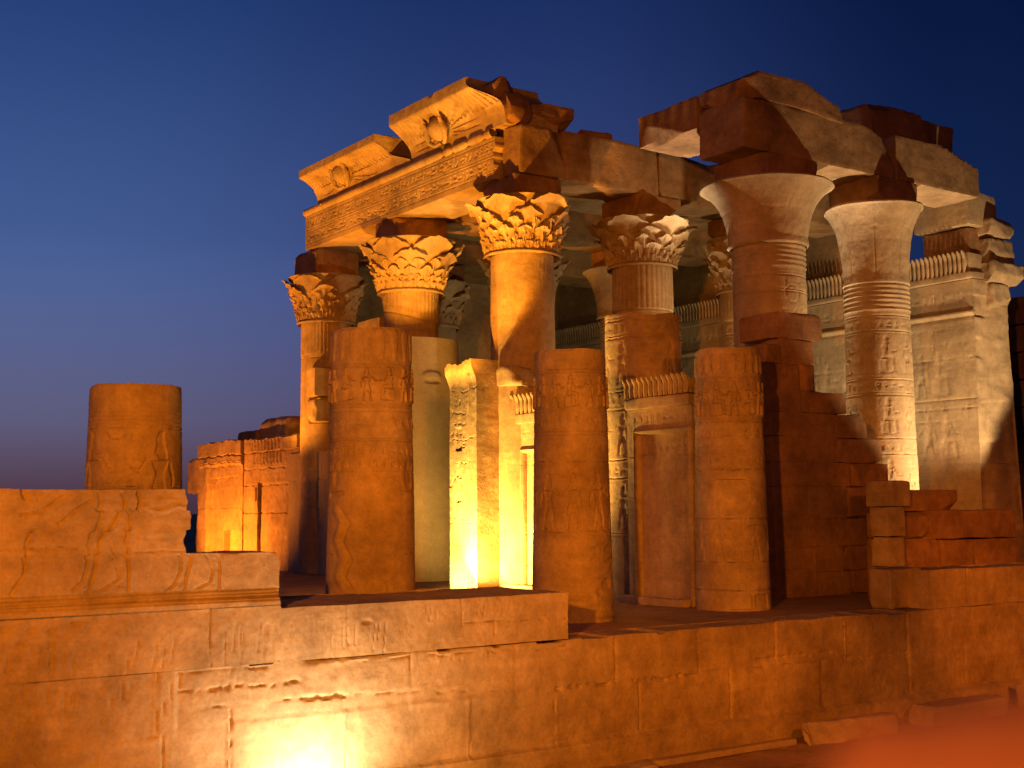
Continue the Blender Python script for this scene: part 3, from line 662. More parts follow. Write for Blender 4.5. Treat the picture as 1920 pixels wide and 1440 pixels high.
# façade columns, floodlit
t = empty("hall_column", (20, 27.8, FL), "tallest bright column with leafy capital, right of the white-lit door jamb", "column", G1)
part("shaft", shaft_plain(20, 27.8, FL, 10.52, .90, .86, 51, lambda rel, s: (rel.joint([(0, 7.3), (rel.s1, 7.2)], .02, -.03), rel.joint([(0, 9.0), (rel.s1, 9.0)], .01, -.012), [rel.line([(s+.55+.07*k, 10.4), (s+.55+.07*k, 9.6)], .02, -.015) for k in range(4)])), ST, t)
part("capital", cap_composite(20, 27.8, 10.5, 12.05, 1.0, 1.36, 52), ST, t)
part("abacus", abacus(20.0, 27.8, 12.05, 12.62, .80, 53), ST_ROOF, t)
t = empty("hall_column", (20, 33.7, FL), "column with leafy capital whose broken shaft rests on a plain repaired drum", "column", G1)
def f3plan(rel, s): rel.h += sstep(9.55, 9.6, rel.T)*.02*np.abs(np.sin(rel.S/rel.s1*math.pi*40)); rel.hl(9.5, .05, -.03); rel.noise(.03, 2.5, 3, 9)
def f3bottom(mb):
    def w(v):
        v = v.copy(); u = np.clip((10.4-v[:,2])/1.7, 0, 1); side = ((v[:,0]-20)*.82-(v[:,1]-33.7)*.57)/.87
        v[:,2] = v[:,2] + u*(.42*np.clip(-side, -1, 1)+.16)
        return v
    return mb.warp(w)
mbx = shaft_plain(20, 33.7, 8.75, 10.42, .82, .86, 54, f3plan)
part("shaft", f3bottom(mbx), ST, t)
part("capital", cap_composite(20, 33.7, 10.32, 11.95, 1.0, 1.52, 55), ST, t)
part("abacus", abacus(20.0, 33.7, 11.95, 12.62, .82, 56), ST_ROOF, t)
def drumplan(rel, s):
    rel.ell(s+.75, 7.72, .38, .16, .10, .5); rel.ell(s+.8, 7.55, .34, .10, -.10, .5); rel.h *= .6
part("repaired_drum", shaft_plain(20, 33.7, FL, 8.86, 1.50, 1.46, 57, drumplan, top=lambda th: 8.86+0*th), PLAST, t, "smooth plain drum of new masonry")
t = empty("hall_column", (20, 39.4, FL), "leftmost standing column with leafy capital against the blue sky", "column", G1)
def f4plan(rel, s): rel.h += sstep(9.0, 9.05, rel.T)*.018*np.abs(np.sin(rel.S/rel.s1*math.pi*44)); rel.joint([(0, 8.9), (rel.s1, 8.9)], .02, -.03); W = rel.win(s-.45, s+.35, 6.7, 8.5); rel.h[W] -= .16
part("shaft", shaft_plain(20, 39.4, FL, 10.2, .88, .84, 58, f4plan), ST, t)
part("capital", cap_composite(20, 39.4, 10.1, 11.72, .96, 1.42, 59), ST, t)
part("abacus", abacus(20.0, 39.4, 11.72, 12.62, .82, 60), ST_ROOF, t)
mb = MB(); rbox(mb, (19.05, 38.35, 7.55), (19.75, 39.0, 8.5), .05, .02, .06, 61); part("repair_stone", mb, ST_PALE, t)
mb = MB(); rbox(mb, (19.05, 38.35, 6.7), (19.72, 39.0, 7.45), .16, .03, .06, 62); part("repair_stone", mb, ST_PALE, t)
# stump of the nearest façade column
t = empty("column_stump", (20, 22.9, FL), "thick column stump rising above the cobra-topped screen wall, lit on its left", "column", G1)
part("shaft", shaft_plain(20, 22.9, FL, 8.28, .92, .90, 63, carved_plan(2.5, 8.2, -.016), top=lambda th: 8.25+.10*fbm(np.cos(th)*2, np.sin(th)*2, 0*th, 4, 3)), ST, t)
# second row
t = empty("hall_column", (24.3, 27.8, FL), "half-shadowed column with leafy capital and fluted neck above the stump", "column", G1)
part("shaft", shaft_plain(24.3, 27.8, FL, 10.65, .90, .86, 64, carved_plan(2.5, 10.6, -.016, 0, 1.25)), ST, t)
part("capital", cap_composite(24.3, 27.8, 10.62, 12.0, .98, 1.45, 65, 6, 12), ST, t)
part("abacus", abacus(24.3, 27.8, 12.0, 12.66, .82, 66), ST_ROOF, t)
t = empty("hall_column", (24.35, 22.9, FL), "column with the widest smooth open bell capital, near the tall stepped wall", "column", G1)
part("shaft", shaft_plain(24.35, 22.9, FL, 10.45, .97, .93, 67, lambda rel, s: (carved_plan(2.5, 10.45, -.012, 5)(rel, s), rel.ring(s+.45, 9.1, .22, .04, -.02))), ST_PALE, t)
part("capital", cap_bell(24.35, 22.9, 10.42, 12.0, .99, 1.73, 68), ST_PALE, t)
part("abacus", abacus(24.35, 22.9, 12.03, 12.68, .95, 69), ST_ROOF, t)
t = empty("hall_column", (28.6, 22.9, FL), "tall pale column with panelled bell capital and carved shaft, rightmost of all", "column", G1)
part("shaft", shaft_plain(28.6, 22.9, FL, 9.82, .97, .87, 70, carved_plan(1.9, 9.82, -.02, 6)), ST_PALE, t)
part("capital", cap_bell(28.6, 22.9, 9.80, 11.98, .86, 1.38, 71, 4, .03, True), ST_PALE, t)
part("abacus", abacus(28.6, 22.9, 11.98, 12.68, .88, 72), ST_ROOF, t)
# inner columns, glimpsed between the others
for (x, y, kind, lab) in ((28.6, 27.8, 'c', "slim pale leafy column seen between the half-shadowed and wide bell columns"),
                          (28.6, 33.7, 'b', "pale bell capital glimpsed left of the half-shadowed column"),
                          (24.3, 33.7, 'c', "dim leafy column almost hidden behind the tallest bright column"),
                          (24.3, 39.4, 'c', "dim green-grey leafy column deep in the hall, right of the repaired-drum column")):
    t = empty("hall_column", (x, y, FL), lab, "column", G1)
    part("shaft", shaft_plain(x, y, FL, 10.3, .90, .84, int(x*7+y), carved_plan(2.5, 10.3, -.016, 5 if kind == 'b' else 0, None if kind == 'b' else .9), res=.04), ST_PALE, t)
    part("capital", cap_composite(x, y, 10.28, 11.95, .94, 1.40, int(x+y*3), 6, 12) if kind == 'c' else cap_bell(x, y, 10.28, 11.95, .92, 1.45, int(x+y)), ST_PALE, t)
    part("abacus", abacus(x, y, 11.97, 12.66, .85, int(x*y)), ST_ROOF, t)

# ================================================================== FAÇADE ENTABLATURE
ar = empty("architrave", (20.0, 33.5, 12.62), "long carved architrave beam with two lines of signs under the winged cornice", "beam")
rel = Relief(27.85, 39.25, 12.62, 13.78, 0.014, 81)
rel.noise(.02, .7, 4); rel.noise(.006, 6, 4, 3)
for z in (13.68, 13.28, 13.20, 12.80): rel.hl(z, .018, -.02)
for z in (13.48, 13.0): rel.glyph_row(27.9, 39.2, z, .33, -.026, .72)
for y in (31.1, 33.75, 36.9): rel.joint([(y, 12.62), (y+.02, 13.78)], .02, -.03)
rel.poly([(28.2, 12.6), (28.2, 12.85), (28.6, 12.8), (28.9, 12.6)], -.1, .1)
mb = MB(); slab(mb, rel, 1.7, faceX(19.12), left=lambda T: 27.85+.12*fbm(T*4, 0*T, 0*T, 6, 3))
part("beam", mb, ST, ar)
th = np.linspace(0, 2*math.pi, 24, endpoint=False); yy = np.linspace(27.9, 39.28, 160)
TH, YY = np.meshgrid(th, yy, indexing='ij'); rr = .125+.012*fbm(YY*2, TH*0, 0*YY, 5, 3)
for c in (28.3, 29.1, 29.9, 30.4): rr = rr-.07*np.exp(-((YY-c)/.07)**2)*(np.cos(TH-math.pi) > 0)
mb = MB(); mb.grid(np.stack([19.14+rr*np.cos(TH), YY, 13.90+rr*np.sin(TH)], -1), close_u=True)
part("torus_moulding", mb, ST, ar)

def cornice(y0, y1, zb, zc, zt, label, seed, endwarp, dy):
    t = empty("cornice_block", (20, (y0+y1)/2, zb), label, "cornice", "winged cornice blocks on the façade")
    rel = Relief(y0, y1, 0, 1, 0.02, seed)
    # profile: cavetto from (19.15, zb) up to lip (18.42, zc), fillet to zt
    v = np.linspace(0, 1, 44); n = 44
    prof = []
    for a in np.linspace(0, 1, 30): prof.append((.68*(a**2.6), zb+(zc-zb)*a))
    for a in np.linspace(0.05, 1, 10): prof.append((.70, zc+.02+(zt-zc-.02)*a))
    prof = np.array(prof); ys = np.arange(y0, y1+.001, .02)
    N = prof[:, 0]; Z = prof[:, 1]
    YY, K = np.meshgrid(ys, np.arange(len(prof)), indexing='ij'); NN = N[K]; ZZ = Z[K]
    u = (ZZ-zb)/(zc-zb); on = (u < 1)
    cy = (y0+y1)/2+dy
    rib = np.sin(YY/.10*2*math.pi*.5)*.5+.5
    m = sstep(.55, .62, u)*on*sstep(.98, .94, u)
    NN = NN - .05*m*sstep(.4, .7, rib)
    # feathers fanning from the disc
    dx, dz = (YY-cy), (ZZ-(zb+.45)); ang = np.arctan2(dz, np.abs(dx)); ra = np.hypot(dx, dz)
    fm = on*sstep(.35, .5, ra)*sstep(1.9, 1.5, ra)*(u < .9)*(u > .25)
    NN = NN - .035*fm*sstep(-.3, .3, np.sin(ang*36))
    NN = NN+.012*fbm(YY*2, ZZ*2, 0*YY, seed, 4)+.004*fbm(YY*14, ZZ*14, 0*YY, seed+2, 3)
    NN = NN-.22*np.clip(fbm(YY*1.1, ZZ*.9, 0*YY+3, seed+6, 3)-.45, 0, 1)*sstep(.8, 1.0, u)
    mb = MB(); P = np.stack([19.14-NN, YY, ZZ], -1)
    e0 = endwarp(ZZ)
    P[..., 1] = P[..., 1] + e0[0]*np.exp(-(YY-y0)/.5) - e0[1]*np.exp(-(y1-YY)/.5)
    mb.grid(P)
    # top, ends, back
    back = 1.9; k = np.linspace(0, 1, 16)
    e = P[:, -1]; T = np.repeat(e[:, None], 16, 1); T[..., 0] += k[None]*(20.9-T[..., 0]); T[..., 2] += .06*fbm(T[...,0]*2, T[...,1]*2, 0*T[...,0], seed+1, 3)*np.minimum(1, k*6); mb.grid(T)
    for idx in (0, -1):
        e = P[idx]; T = np.repeat(e[:, None], 16, 1); T[..., 0] += k[None]*(20.9-T[..., 0]); T[..., 1] += .07*fbm(T[...,0]*3, T[...,2]*3, 0*T[...,0]+idx, seed+7, 3)*np.minimum(1, k*6); mb.grid(T)
    e = P[:, 0]; T = np.repeat(e[:, None], 2, 1); T[:, 1, 0] = 20.9; mb.grid(T)
    part("cavetto", mb, ST, t)
    # sun disc with two cobras
    mb = MB(); a = np.linspace(0, 2*math.pi, 28, endpoint=False); b = np.linspace(0, math.pi/2, 10)
    A, B = np.meshgrid(a, b, indexing='ij'); q = .36
    px = 18.98-.42*np.sin(B); mb.grid(np.stack([px, cy+q*np.cos(A)*np.cos(B), zb+.55+q*np.sin(A)*np.cos(B)], -1), close_u=True)
    for sgn in (-1, 1):
        path = [(19.0, cy+sgn*.05, zb+.16), (18.92, cy+sgn*.26, zb+.10), (18.84, cy+sgn*.42, zb+.20), (18.78, cy+sgn*.46, zb+.42), (18.72, cy+sgn*.42, zb+.60), (18.62, cy+sgn*.43, zb+.74)]
        pts = np.array(path); kk = np.linspace(0, len(pts)-1, 26); c = np.stack([np.interp(kk, np.arange(len(pts)), pts[:, d]) for d in range(3)], -1)
        rad = np.interp(kk, [0, 1, 2, 3, 4, 5], [.05, .06, .07, .10, .07, .05]); aa = np.linspace(0, 2*math.pi, 12, endpoint=False)
        tg = np.gradient(c, axis=0); tg /= np.linalg.norm(tg, axis=1, keepdims=True); n1 = np.cross(tg, np.array([1., 0, 0])); n1 /= np.linalg.norm(n1, axis=1, keepdims=True); n2 = np.cross(tg, n1)
        g = c[None]+rad[None, :, None]*(np.cos(aa)[:, None, None]*n1[None]+np.sin(aa)[:, None, None]*n2[None])
        mb.grid(g, close_u=True)
    part("sun_disc", mb, ST, t)
    return t
cornice(33.25, 38.5, 14.02, 14.82, 15.08, "lower left cornice block with winged sun disc, ending at the blue sky", 83,
        lambda Z: (-.9*np.clip((Z-14.02)/1.0, 0, 1)*0+(.0-1.1*sstep(14.6, 14.05, Z)), 0.1+0*Z), .25)
cornice(27.6, 32.35, 14.02, 15.05, 15.40, "upper cornice block with winged sun disc, broken off at its right end", 84,
        lambda Z: (.9*sstep(14.5, 15.3, Z)-.3, .0*Z+.15*sstep(15.0, 14.3, Z)), .3)

# broken stones at the corner behind the cornice
def stones(name, boxes, mat, label, cat, group=None, amp=.07, rnd=.14, res=.07, warp=None):
    mb = MB()
    for i, b in enumerate(boxes): rbox(mb, b[:3], b[3:], rnd, amp, res, int(abs(b[0]*31+b[1]*17+i*7)) % 997, 1.4, warp, chops=9, cd=.28)
    return solid(name, mb, mat, label, cat, group)
GS = "loose roof stones on the temple"
stones("corner_stone", [(19.2, 27.15, 14.02, 19.95, 28.6, 14.95), (18.95, 27.55, 14.55, 19.75, 29.2, 15.42)], ST_ROOF, "weathered corner stones behind the broken end of the upper cornice", "stone block", GS, .08, .06)
stones("roof_stone", [(19.95, 27.1, 14.06, 21.3, 28.4, 14.72)], ST_ROOF, "square dark block on the side beam, right of the cornice end", "stone block", GS, .04, .04)
stones("roof_stone", [(21.9, 27.3, 14.07, 23.2, 28.4, 14.36)], ST_ROOF, "low flat stone lying on the side beam between the two leafy capitals", "stone block", GS, .04, .04)

# side beams
def beam(x0, x1, y, z0, z1, label, seed, amp=.05, mat=ST_BEAM, hw=.8, warp=None, ext=None, nch=5):
    mb = MB(); rbox(mb, (x0, y-hw, z0), (x1, y+hw, z1), .05, amp*1.0, .06, seed, 1.3, warp, 80, nch, .10)
    if ext: rbox(mb, ext[:3], ext[3:], .05, amp, .06, seed+3, 1.3, None, 80, 3, .08)
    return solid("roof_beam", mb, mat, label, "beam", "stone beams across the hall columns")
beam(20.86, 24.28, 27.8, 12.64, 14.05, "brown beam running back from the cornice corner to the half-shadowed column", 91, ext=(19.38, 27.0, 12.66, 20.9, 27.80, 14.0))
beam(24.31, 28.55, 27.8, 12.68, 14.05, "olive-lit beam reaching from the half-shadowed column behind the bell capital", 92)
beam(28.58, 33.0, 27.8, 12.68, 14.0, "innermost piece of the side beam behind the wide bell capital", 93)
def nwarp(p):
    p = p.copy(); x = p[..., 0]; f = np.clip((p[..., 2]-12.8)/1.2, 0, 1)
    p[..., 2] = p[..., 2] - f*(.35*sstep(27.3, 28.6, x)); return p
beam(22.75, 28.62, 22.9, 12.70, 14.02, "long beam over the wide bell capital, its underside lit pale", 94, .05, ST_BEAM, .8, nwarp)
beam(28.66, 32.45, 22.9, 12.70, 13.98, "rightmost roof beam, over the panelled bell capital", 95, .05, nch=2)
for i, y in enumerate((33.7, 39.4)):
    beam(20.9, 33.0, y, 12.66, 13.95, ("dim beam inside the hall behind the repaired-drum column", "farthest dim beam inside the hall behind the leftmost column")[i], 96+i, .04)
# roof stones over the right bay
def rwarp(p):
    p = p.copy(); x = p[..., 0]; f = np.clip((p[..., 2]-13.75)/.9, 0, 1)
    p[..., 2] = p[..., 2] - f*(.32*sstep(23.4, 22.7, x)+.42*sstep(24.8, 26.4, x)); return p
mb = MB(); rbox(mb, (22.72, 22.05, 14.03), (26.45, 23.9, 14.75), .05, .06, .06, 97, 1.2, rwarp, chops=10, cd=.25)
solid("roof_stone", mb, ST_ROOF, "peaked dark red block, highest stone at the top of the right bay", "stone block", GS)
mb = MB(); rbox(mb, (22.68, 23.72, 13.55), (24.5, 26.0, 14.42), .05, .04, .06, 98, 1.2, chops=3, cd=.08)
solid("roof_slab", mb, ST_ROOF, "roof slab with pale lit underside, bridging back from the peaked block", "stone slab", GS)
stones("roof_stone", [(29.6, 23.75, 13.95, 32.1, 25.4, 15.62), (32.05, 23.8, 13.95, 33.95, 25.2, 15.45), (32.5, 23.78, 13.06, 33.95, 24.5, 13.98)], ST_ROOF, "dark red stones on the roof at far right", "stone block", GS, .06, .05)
for i, (y0, y1) in enumerate(((28.62, 32.88), (34.52, 38.58), (40.22, 46.0))):
    mb = MB(); rbox(mb, (21.0 if i < 2 else 24, y0, 13.55), (33.4, y1, 13.98), .05, .03, .2, 101+i)
    solid("ceiling_slab", mb, ST, ("ceiling slab of the bay behind the upper cornice", "ceiling slab of the bay behind the lower cornice", "ceiling slab of the farthest dark bay")[i], "stone slab", "ceiling slabs of the hall")

# ================================================================== SCREEN WALLS
def cobra_row(mb, x, y0, y1, z0, z1, n, r=.07, facing=0):
    for k in range(n):
        c = y0+(k+.5)*(y1-y0)/n; h = z1-z0; w = (y1-y0)/n*.5
        zz = np.linspace(0, 1, 9); aa = np.linspace(0, 2*math.pi, 10, endpoint=False)
        rad = np.interp(zz, [0, .15, .45, .7, .8, .9, 1], [.55, .7, .98, .6, .85, .8, .35])*w
        lean = np.interp(zz, [0, .5, .8, 1], [0, .02, -.02, -.10])
        dy = rad[None]*np.cos(aa)[:, None]; dn = rad[None]*.9*np.sin(aa)[:, None]+lean[None]*1
        if facing == 0: mb.grid(np.stack([x+dn, c+dy, z0+h*zz[None]+0*dy], -1), close_u=True)
        else: mb.grid(np.stack([c+dy, x+dn, z0+h*zz[None]+0*dy], -1), close_u=True)
def screen_wall(y0, y1, zt, label, seed, pan, ncob, xf=19.42):
    t = empty("screen_wall", (xf+.4, (y0+y1)/2, FL), label, "wall", "screen walls between the façade columns")
    rel = Relief(y0, y1, FL, 5.95, .02, seed); rel.noise(.02, .8, 4); rel.noise(.006, 7, 4, 2)
    rel.glyph_row(y0+.1, y1-.1, 5.72, .22, -.012)
    pa, pb, pz = pan
    W = rel.win(pa, pb, FL, pz); rel.h[W] -= .10
    rel.line([(pa-.09, FL), (pa-.09, pz+.09), (pb+.09, pz+.09), (pb+.09, FL)], .08, .06)
    for z in (4.9, 4.0, 3.1, 2.3): rel.joint([(y0, z), (y1, z)], .014, -.02)
    for k in range(int((pb-pa)/.55)): rel.figure(pa+.3+k*.55, 3.5, 1.15, -.007, 1 if k % 2 else -1)
    rel.glyph_row(pa+.05, pb-.05, 5.05, .22, -.012); rel.glyph_row(pa+.05, pb-.05, 3.0, .22, -.012)
    rel.noise(.004, 16, 3, 7)
    mb = MB(); slab(mb, rel, .75, faceX(xf)); part("panel", mb, ST, t)
    mb = MB(); rbox(mb, (xf-.10, y0, 5.955), (xf+.75, y1, 6.20), .04, .012, .06, seed+1)
    part("moulding", mb, ST, t)
    mb = MB(); rbox(mb, (xf-.02, y0, 6.205), (xf+.75, y1, zt-.1), .03, .012, .08, seed+2); cobra_row(mb, xf-.07, y0, y1, 6.21, zt, ncob)
    part("cobra_frieze", mb, ST, t)
    mb = MB(); rbox(mb, (xf-.35, y0, FL-.01), (xf-.12, y1, FL+.16), .03, .015, .08, seed+3)
    part("plinth", mb, ST_PALE, t)
screen_wall(20.15, 22.28, 6.64, "shadowy screen wall with a cobra frieze, right of the column stump", 111, (20.3, 21.92, 5.36), 13, 18.93)
screen_wall(23.6, 27.6, 6.72, "brilliant yellow-lit screen wall between the tallest bright column and the stump", 112, (23.9, 27.0, 5.18), 22)
# door jamb in the beam of the floodlight
t = empty("door_jamb", (19.1, 28.35, FL), "tall door jamb blown out white-yellow by the floodlight at its foot", "jamb")
rel = Relief(27.70, 29.0, FL, 7.62, .018, 121); rel.noise(.02, .9, 4); rel.noise(.008, 7, 4, 2)
rel.line([(27.95, FL), (27.95, 7.2)], .09, .05); rel.line([(28.12, FL), (28.12, 7.2)], .04, -.03)
for z in (5.6, 5.0, 3.4, 6.9): rel.joint([(27.7, z), (29, z)], .015, -.025)
for k in range(5): rel.glyph_row(28.2, 28.95, 6.6-.28*k, .22, -.014)
for k in range(16): rel.line([(28.2, 2.2+.045*k), (28.95, 2.2+.045*k)], .016, -.012)
rel.figure(28.55, 3.5, 1.5, -.02, 1); rel.poly([(28.4, 4.3+1), (28.75, 5.3), (28.75, 5.95), (28.4, 5.95)], -.03, .05)
rel.h += .16*sstep(7.0, 7.55, rel.T)
mb = MB(); slab(mb, rel, 1.45, faceX(18.42), top=lambda a: 7.6+.10*fbm(a*4, 0*a, 0*a, 4, 4)); part("post", mb, ST, t)
mb = MB(); rbox(mb, (19.0, 26.93, 6.95), (19.75, 27.66, 7.45), .1, .08, .07, 122); part("broken_cap", mb, ST, t)

# tall jamb stump behind the repaired drum
mb = MB(); rbox(mb, (19.9, 35.5, FL), (21.0, 37.0, 9.9), .12, .05, .15, 123)
solid("jamb_stump", mb, ST, "orange stub of masonry peeping above the tallest forecourt column", "wall")
# plain pier at the foot of the left column
rel = Relief(37.9, 40.95, FL, 5.72, .04, 124); rel.noise(.02, .8, 4); rel.courses([FL, 2.7, 3.8, 4.8, 5.72], 1.0, 1.8, .016, -.02, .008)
mb = MB(); slab(mb, rel, 1.6, faceX(19.38), top=lambda a: 5.72+.03*fbm(a*2, 0*a, 0*a, 2, 3))
solid("masonry_pier", mb, PLAST, "dark olive masonry pier at the foot of the leftmost standing column", "wall")

# ================================================================== FAR DOOR JAMBS (orange)
GJ = "orange floodlit remains of the far doorway"
t = empty("door_jamb", (20, 47.2, FL), "glowing orange jamb with a sunk panel and tiny doorway, left of the leftmost column", "jamb", GJ)
rel = Relief(45.0, 49.35, FL, 6.45, .03, 131); rel.noise(.05, .7, 4); rel.noise(.012, 6, 4, 2)
W = rel.win(45.5, 48.0, FL, 5.05); rel.h[W] -= .10
rel.hl(5.6, .10, .08); rel.hl(5.9, .05, -.06); W = rel.win(45, 49.35, 5.7, 6.45); rel.h[W] += .10
W = rel.win(46.4, 46.9, FL, 3.0); rel.h[W] -= .3
for z in (5.05, 5.5, 3.9): rel.joint([(45, z), (49.3, z)], .02, -.04)
rel.line([(48.4, FL), (48.4, 5.6)], .3, .08); rel.noise(.01, 12, 3, 6)
mb = MB(); slab(mb, rel, 1.3, faceX(19.42), top=lambda a: 6.43+.10*fbm(a*2.2, 0*a, 0*a, 3, 4), right=lambda T: 49.35+.15*fbm(T*2.5, 0*T, 0*T, 5, 3)); part("post", mb, ST, t)
mb = MB(); rbox(mb, (19.5, 49.45, 4.5), (20.6, 50.9, 5.9), .15, .12, .1, 132); part("projecting_stone", mb, ST, t)
mb = MB(); rbox(mb, (19.6, 49.4, FL), (20.4, 50.0, 4.5), .1, .08, .12, 133); part("core_masonry", mb, ST, t)
t = empty("door_jamb", (20, 42.6, FL), "orange wall stub with a rounded boulder on top, beside the dark pier", "jamb", GJ)
rel = Relief(40.3, 44.88, FL, 6.42, .03, 134); rel.noise(.04, .7, 4); rel.noise(.012, 6, 4, 2)
W = rel.win(40.3, 44.2, 5.95, 6.35); rel.h[W] += .08
W = rel.win(41.6, 44.0, 5.5, 6.3); rel.h[W] += .03*np.sin(rel.S[W]*22)
for z in (5.3, 4.7, 3.7, 5.9): rel.joint([(40.3, z), (44.9, z)], .03, -.06)
W = rel.win(40.3, 43.6, FL, 4.75); rel.h[W] -= .12
rel.line([(43.8, 4.2), (43.8, 4.6)], .08, -.15); rel.noise(.01, 12, 3, 6)
mb = MB(); slab(mb, rel, 1.3, faceX(19.42), top=lambda a: 6.40+.05*fbm(a*2.2, 0*a, 0*a, 8, 4)); part("post", mb, ST, t)
mb = MB(); rbox(mb, (19.6, 41.5, 6.36), (21.0, 44.2, 7.15), .42, .08, .12, 135); part("boulder", mb, ST, t)
mb = MB(); rbox(mb, (20.8, 47.0, FL), (22.0, 48.9, 6.95), .1, .06, .15, 136)
solid("masonry_stub", mb, ST_ROOF, "dark block of masonry just behind the orange jambs", "wall")

# ================================================================== REAR AND SIDE WALLS
rw = empty("rear_wall", (33.3, 40, FL), "rear wall of the hall, carved and capped with a cobra frieze, ending at far right", "wall")
rel = Relief(22.6, 60, FL, 10.40, .045, 141); rel.noise(.02, .6, 4); rel.noise(.01, 5, 4, 2)
rel.courses([FL]+[FL+.92*k for k in range(1, 10)]+[10.4], 1.2, 2.2, .016, -.025, .008)
rel.hl(9.43, .09, .12); rel.hl(9.30, .05, -.03); rel.hl(6.6, .03, -.03)
rel.glyph_row(22.8, 40, 9.9, .36, -.02)
for z0 in (7.0, 5.1, 3.2):
    for k in range(24): (rel.figure if k % 3 else rel.seated)(23.1+k*.72+.1*z0, z0, 1.35, -.018, 1 if k % 2 else -1)
    rel.hl(z0-.12, .03, -.02); rel.glyph_row(22.8, 40, z0+1.55, .24, -.014)
mb = MB(); slab(mb, rel, 1.55, faceX(32.6)); 
def endrough(v):
    v = v.copy(); m = np.exp(-np.clip(v[:,1]-22.5, 0, 9)/.12)*(v[:,0] > 32.7)
    v[:,1] += m*(.30*fbm(v[:,0]*1.6, v[:,2]*1.3, 0*v[:,0], 6, 4)+.28*np.clip(vnoise(v[:,0]*1.1, np.floor(v[:,2]/.62)*3.3, 0*v[:,0], 12)-.05, 0, 1)); v[:,0] += (v[:,0] > 33.4)*(10.4-v[:,2])*.055
    return v
mb.warp(endrough); part("masonry", mb, ST_PALE, rw)
mb = MB(); rbox(mb, (32.45, 22.55, 10.42), (34.1, 60, 10.62), .05, .02, .12, 142, nmax=300)
rbox(mb, (32.55, 22.65, 10.6), (34.05, 60, 11.2), .05, .03, .15, 143, nmax=240); cobra_row(mb, 32.50, 22.7, 50, 10.6, 11.25, 170)
part("cobra_frieze", mb, ST_PALE, rw)
mb = MB(); rbox(mb, (32.75, 26.8, 11.22), (34.0, 60, 13.75), .05, .04, .25, 144); part("upper_masonry", mb, ST, rw)
# broken lintel stones at the near end
mb = MB(); rbox(mb, (32.75, 22.75, 11.22), (34.1, 24.4, 12.03), .08, .05, .1, 145); part("recessed_course", mb, ST_ROOF, rw)
mb = MB(); rbox(mb, (32.55, 22.6, 12.05), (33.95, 24.55, 13.05), .06, .03, .1, 146); part("top_course", mb, ST_PALE, rw)
mb = MB(); rbox(mb, (33.2, 22.4, 10.9), (34.4, 23.2, 11.7), .06, .12, .05, 147, chops=6, cd=.16); rbox(mb, (33.1, 22.2, 10.35), (34.7, 22.9, 10.95), .05, .12, .05, 148, chops=5, cd=.15); rbox(mb, (33.3, 22.4, 9.6), (34.35, 22.9, 10.3), .05, .1, .05, 149, chops=5, cd=.15); rbox(mb, (33.2, 22.3, 11.75), (34.4, 23.0, 12.3), .05, .1, .05, 151, chops=5, cd=.15)
part("broken_end", mb, ST_PALE, rw)
mb = MB(); rbox(mb, (23.2, 46.5, FL), (33, 48, 14.0), .08, .04, .3, 149)
solid("side_wall", mb, ST, "dark far side wall closing the hall behind the columns", "wall")
mb = MB()
for k in range(10): rbox(mb, (38.6-.12*k, 24.0, FL-.1+.9*k), (52, 26.2, FL-.1+.9*k+.88), .05, .04, .3, 150+k)
solid("outer_wall", mb, ST_ROOF, "dark red masonry wall cut off by the right edge of the picture", "wall")

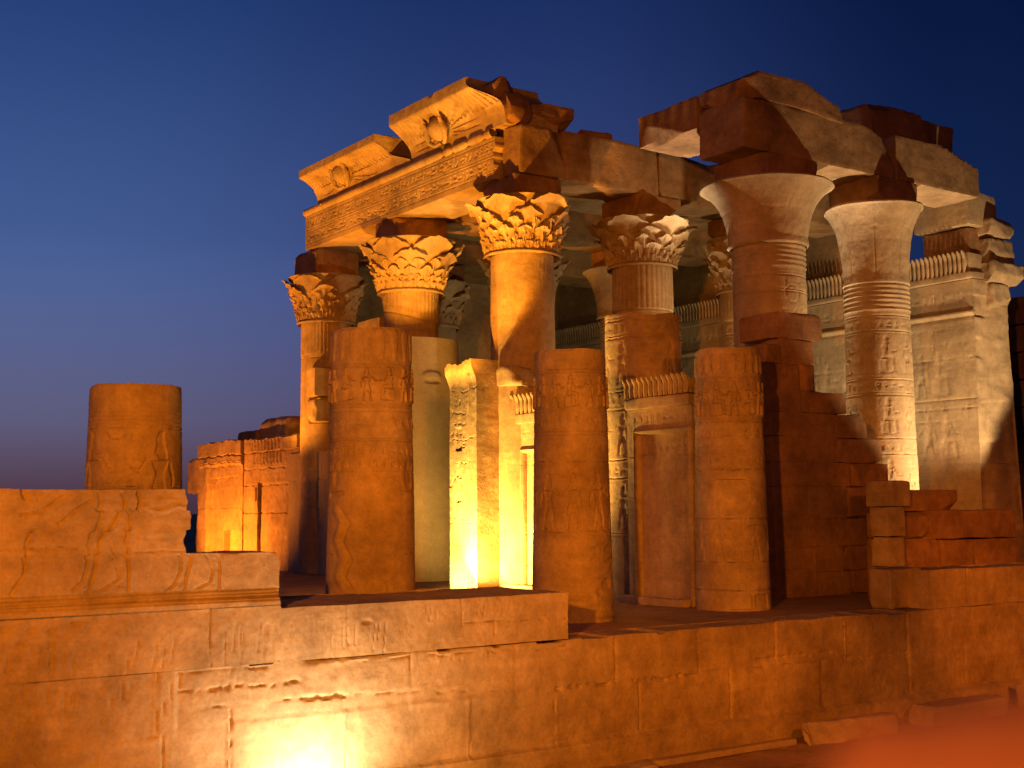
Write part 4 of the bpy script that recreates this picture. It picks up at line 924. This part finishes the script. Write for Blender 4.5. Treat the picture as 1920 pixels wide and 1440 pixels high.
# ================================================================== STEPPED RUIN AT RIGHT
mb = MB(); rg = random.Random(9); zc = FL-.02
for (z1, xe) in ((2.2, 26.5), (2.8, 26.45), (3.45, 26.55), (4.22, 26.55), (4.80, 26.32), (5.40, 26.0), (5.97, 25.42), (6.50, 24.78), (7.10, 23.75)):
    x = 22.12-.035*(zc-1.6)
    while x < xe-.05:
        x2 = min(xe, x+rg.uniform(1.0, 1.9)); x2 = xe if xe-x2 < .5 else x2
        last = x2 >= xe-.01; o = rg.uniform(0, .018); q = .05 if last else .012
        rbox(mb, (x, 20.8+o, zc), (x2-.003, 22.3, z1-.001), q, .05 if last else .014, .06, rg.randrange(999), 1.8, chops=4 if last else 0, cd=.13); x = x2
    zc = z1
rbox(mb, (21.95, 20.82, 7.1), (22.5, 22.0, 7.55), .04, .03, .06, 301, chops=3, cd=.08); rbox(mb, (22.55, 20.85, 7.1), (23.72, 22.2, 7.72), .04, .04, .06, 302, chops=3, cd=.08); rbox(mb, (22.4, 20.8, 7.73), (23.9, 22.1, 8.36), .04, .04, .06, 303, chops=3, cd=.07)
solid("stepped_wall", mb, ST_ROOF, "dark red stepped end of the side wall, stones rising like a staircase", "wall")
# tiers of blocks lower right
GT = "tiers of low ruined walling at right"
def tier(name, boxes, label, mat=ST_ROOF, seed=0):
    mb = MB()
    for i, b in enumerate(boxes): rbox(mb, b[:3], b[3:], .035, .03, .06, seed+i, chops=3, cd=.09)
    solid(name, mb, mat, label, "wall", GT)
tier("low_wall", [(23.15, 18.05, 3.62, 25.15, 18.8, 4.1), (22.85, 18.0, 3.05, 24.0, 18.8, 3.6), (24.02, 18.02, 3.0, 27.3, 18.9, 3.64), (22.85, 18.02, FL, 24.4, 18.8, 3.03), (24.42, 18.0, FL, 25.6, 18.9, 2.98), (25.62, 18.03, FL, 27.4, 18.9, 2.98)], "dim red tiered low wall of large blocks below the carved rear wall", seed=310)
tier("stone_post", [(22.25, 17.72, 3.1, 22.82, 18.2, 3.72), (22.25, 17.74, 2.46, 22.82, 18.2, 3.08), (22.22, 17.7, FL, 22.83, 18.2, 2.45), (22.5, 17.78, 3.73, 23.12, 18.5, 4.28)], "narrow lighter post of stacked stones at the left end of the tiered low wall", ST, 330)

# ================================================================== LEDGE STANDING IN FOR A BLURRED NEAR FORM (out of focus)
mb = MB(); rbox(mb, (0.60, -0.4, -0.42), (3.2, 0.60, EYE-0.135), .11, .01, .05, 401, 2.0, nmax=90)
solid("standin_ledge", mb, ST, "blurred orange stand-in ledge close to the viewer in the bottom right corner", "ledge")
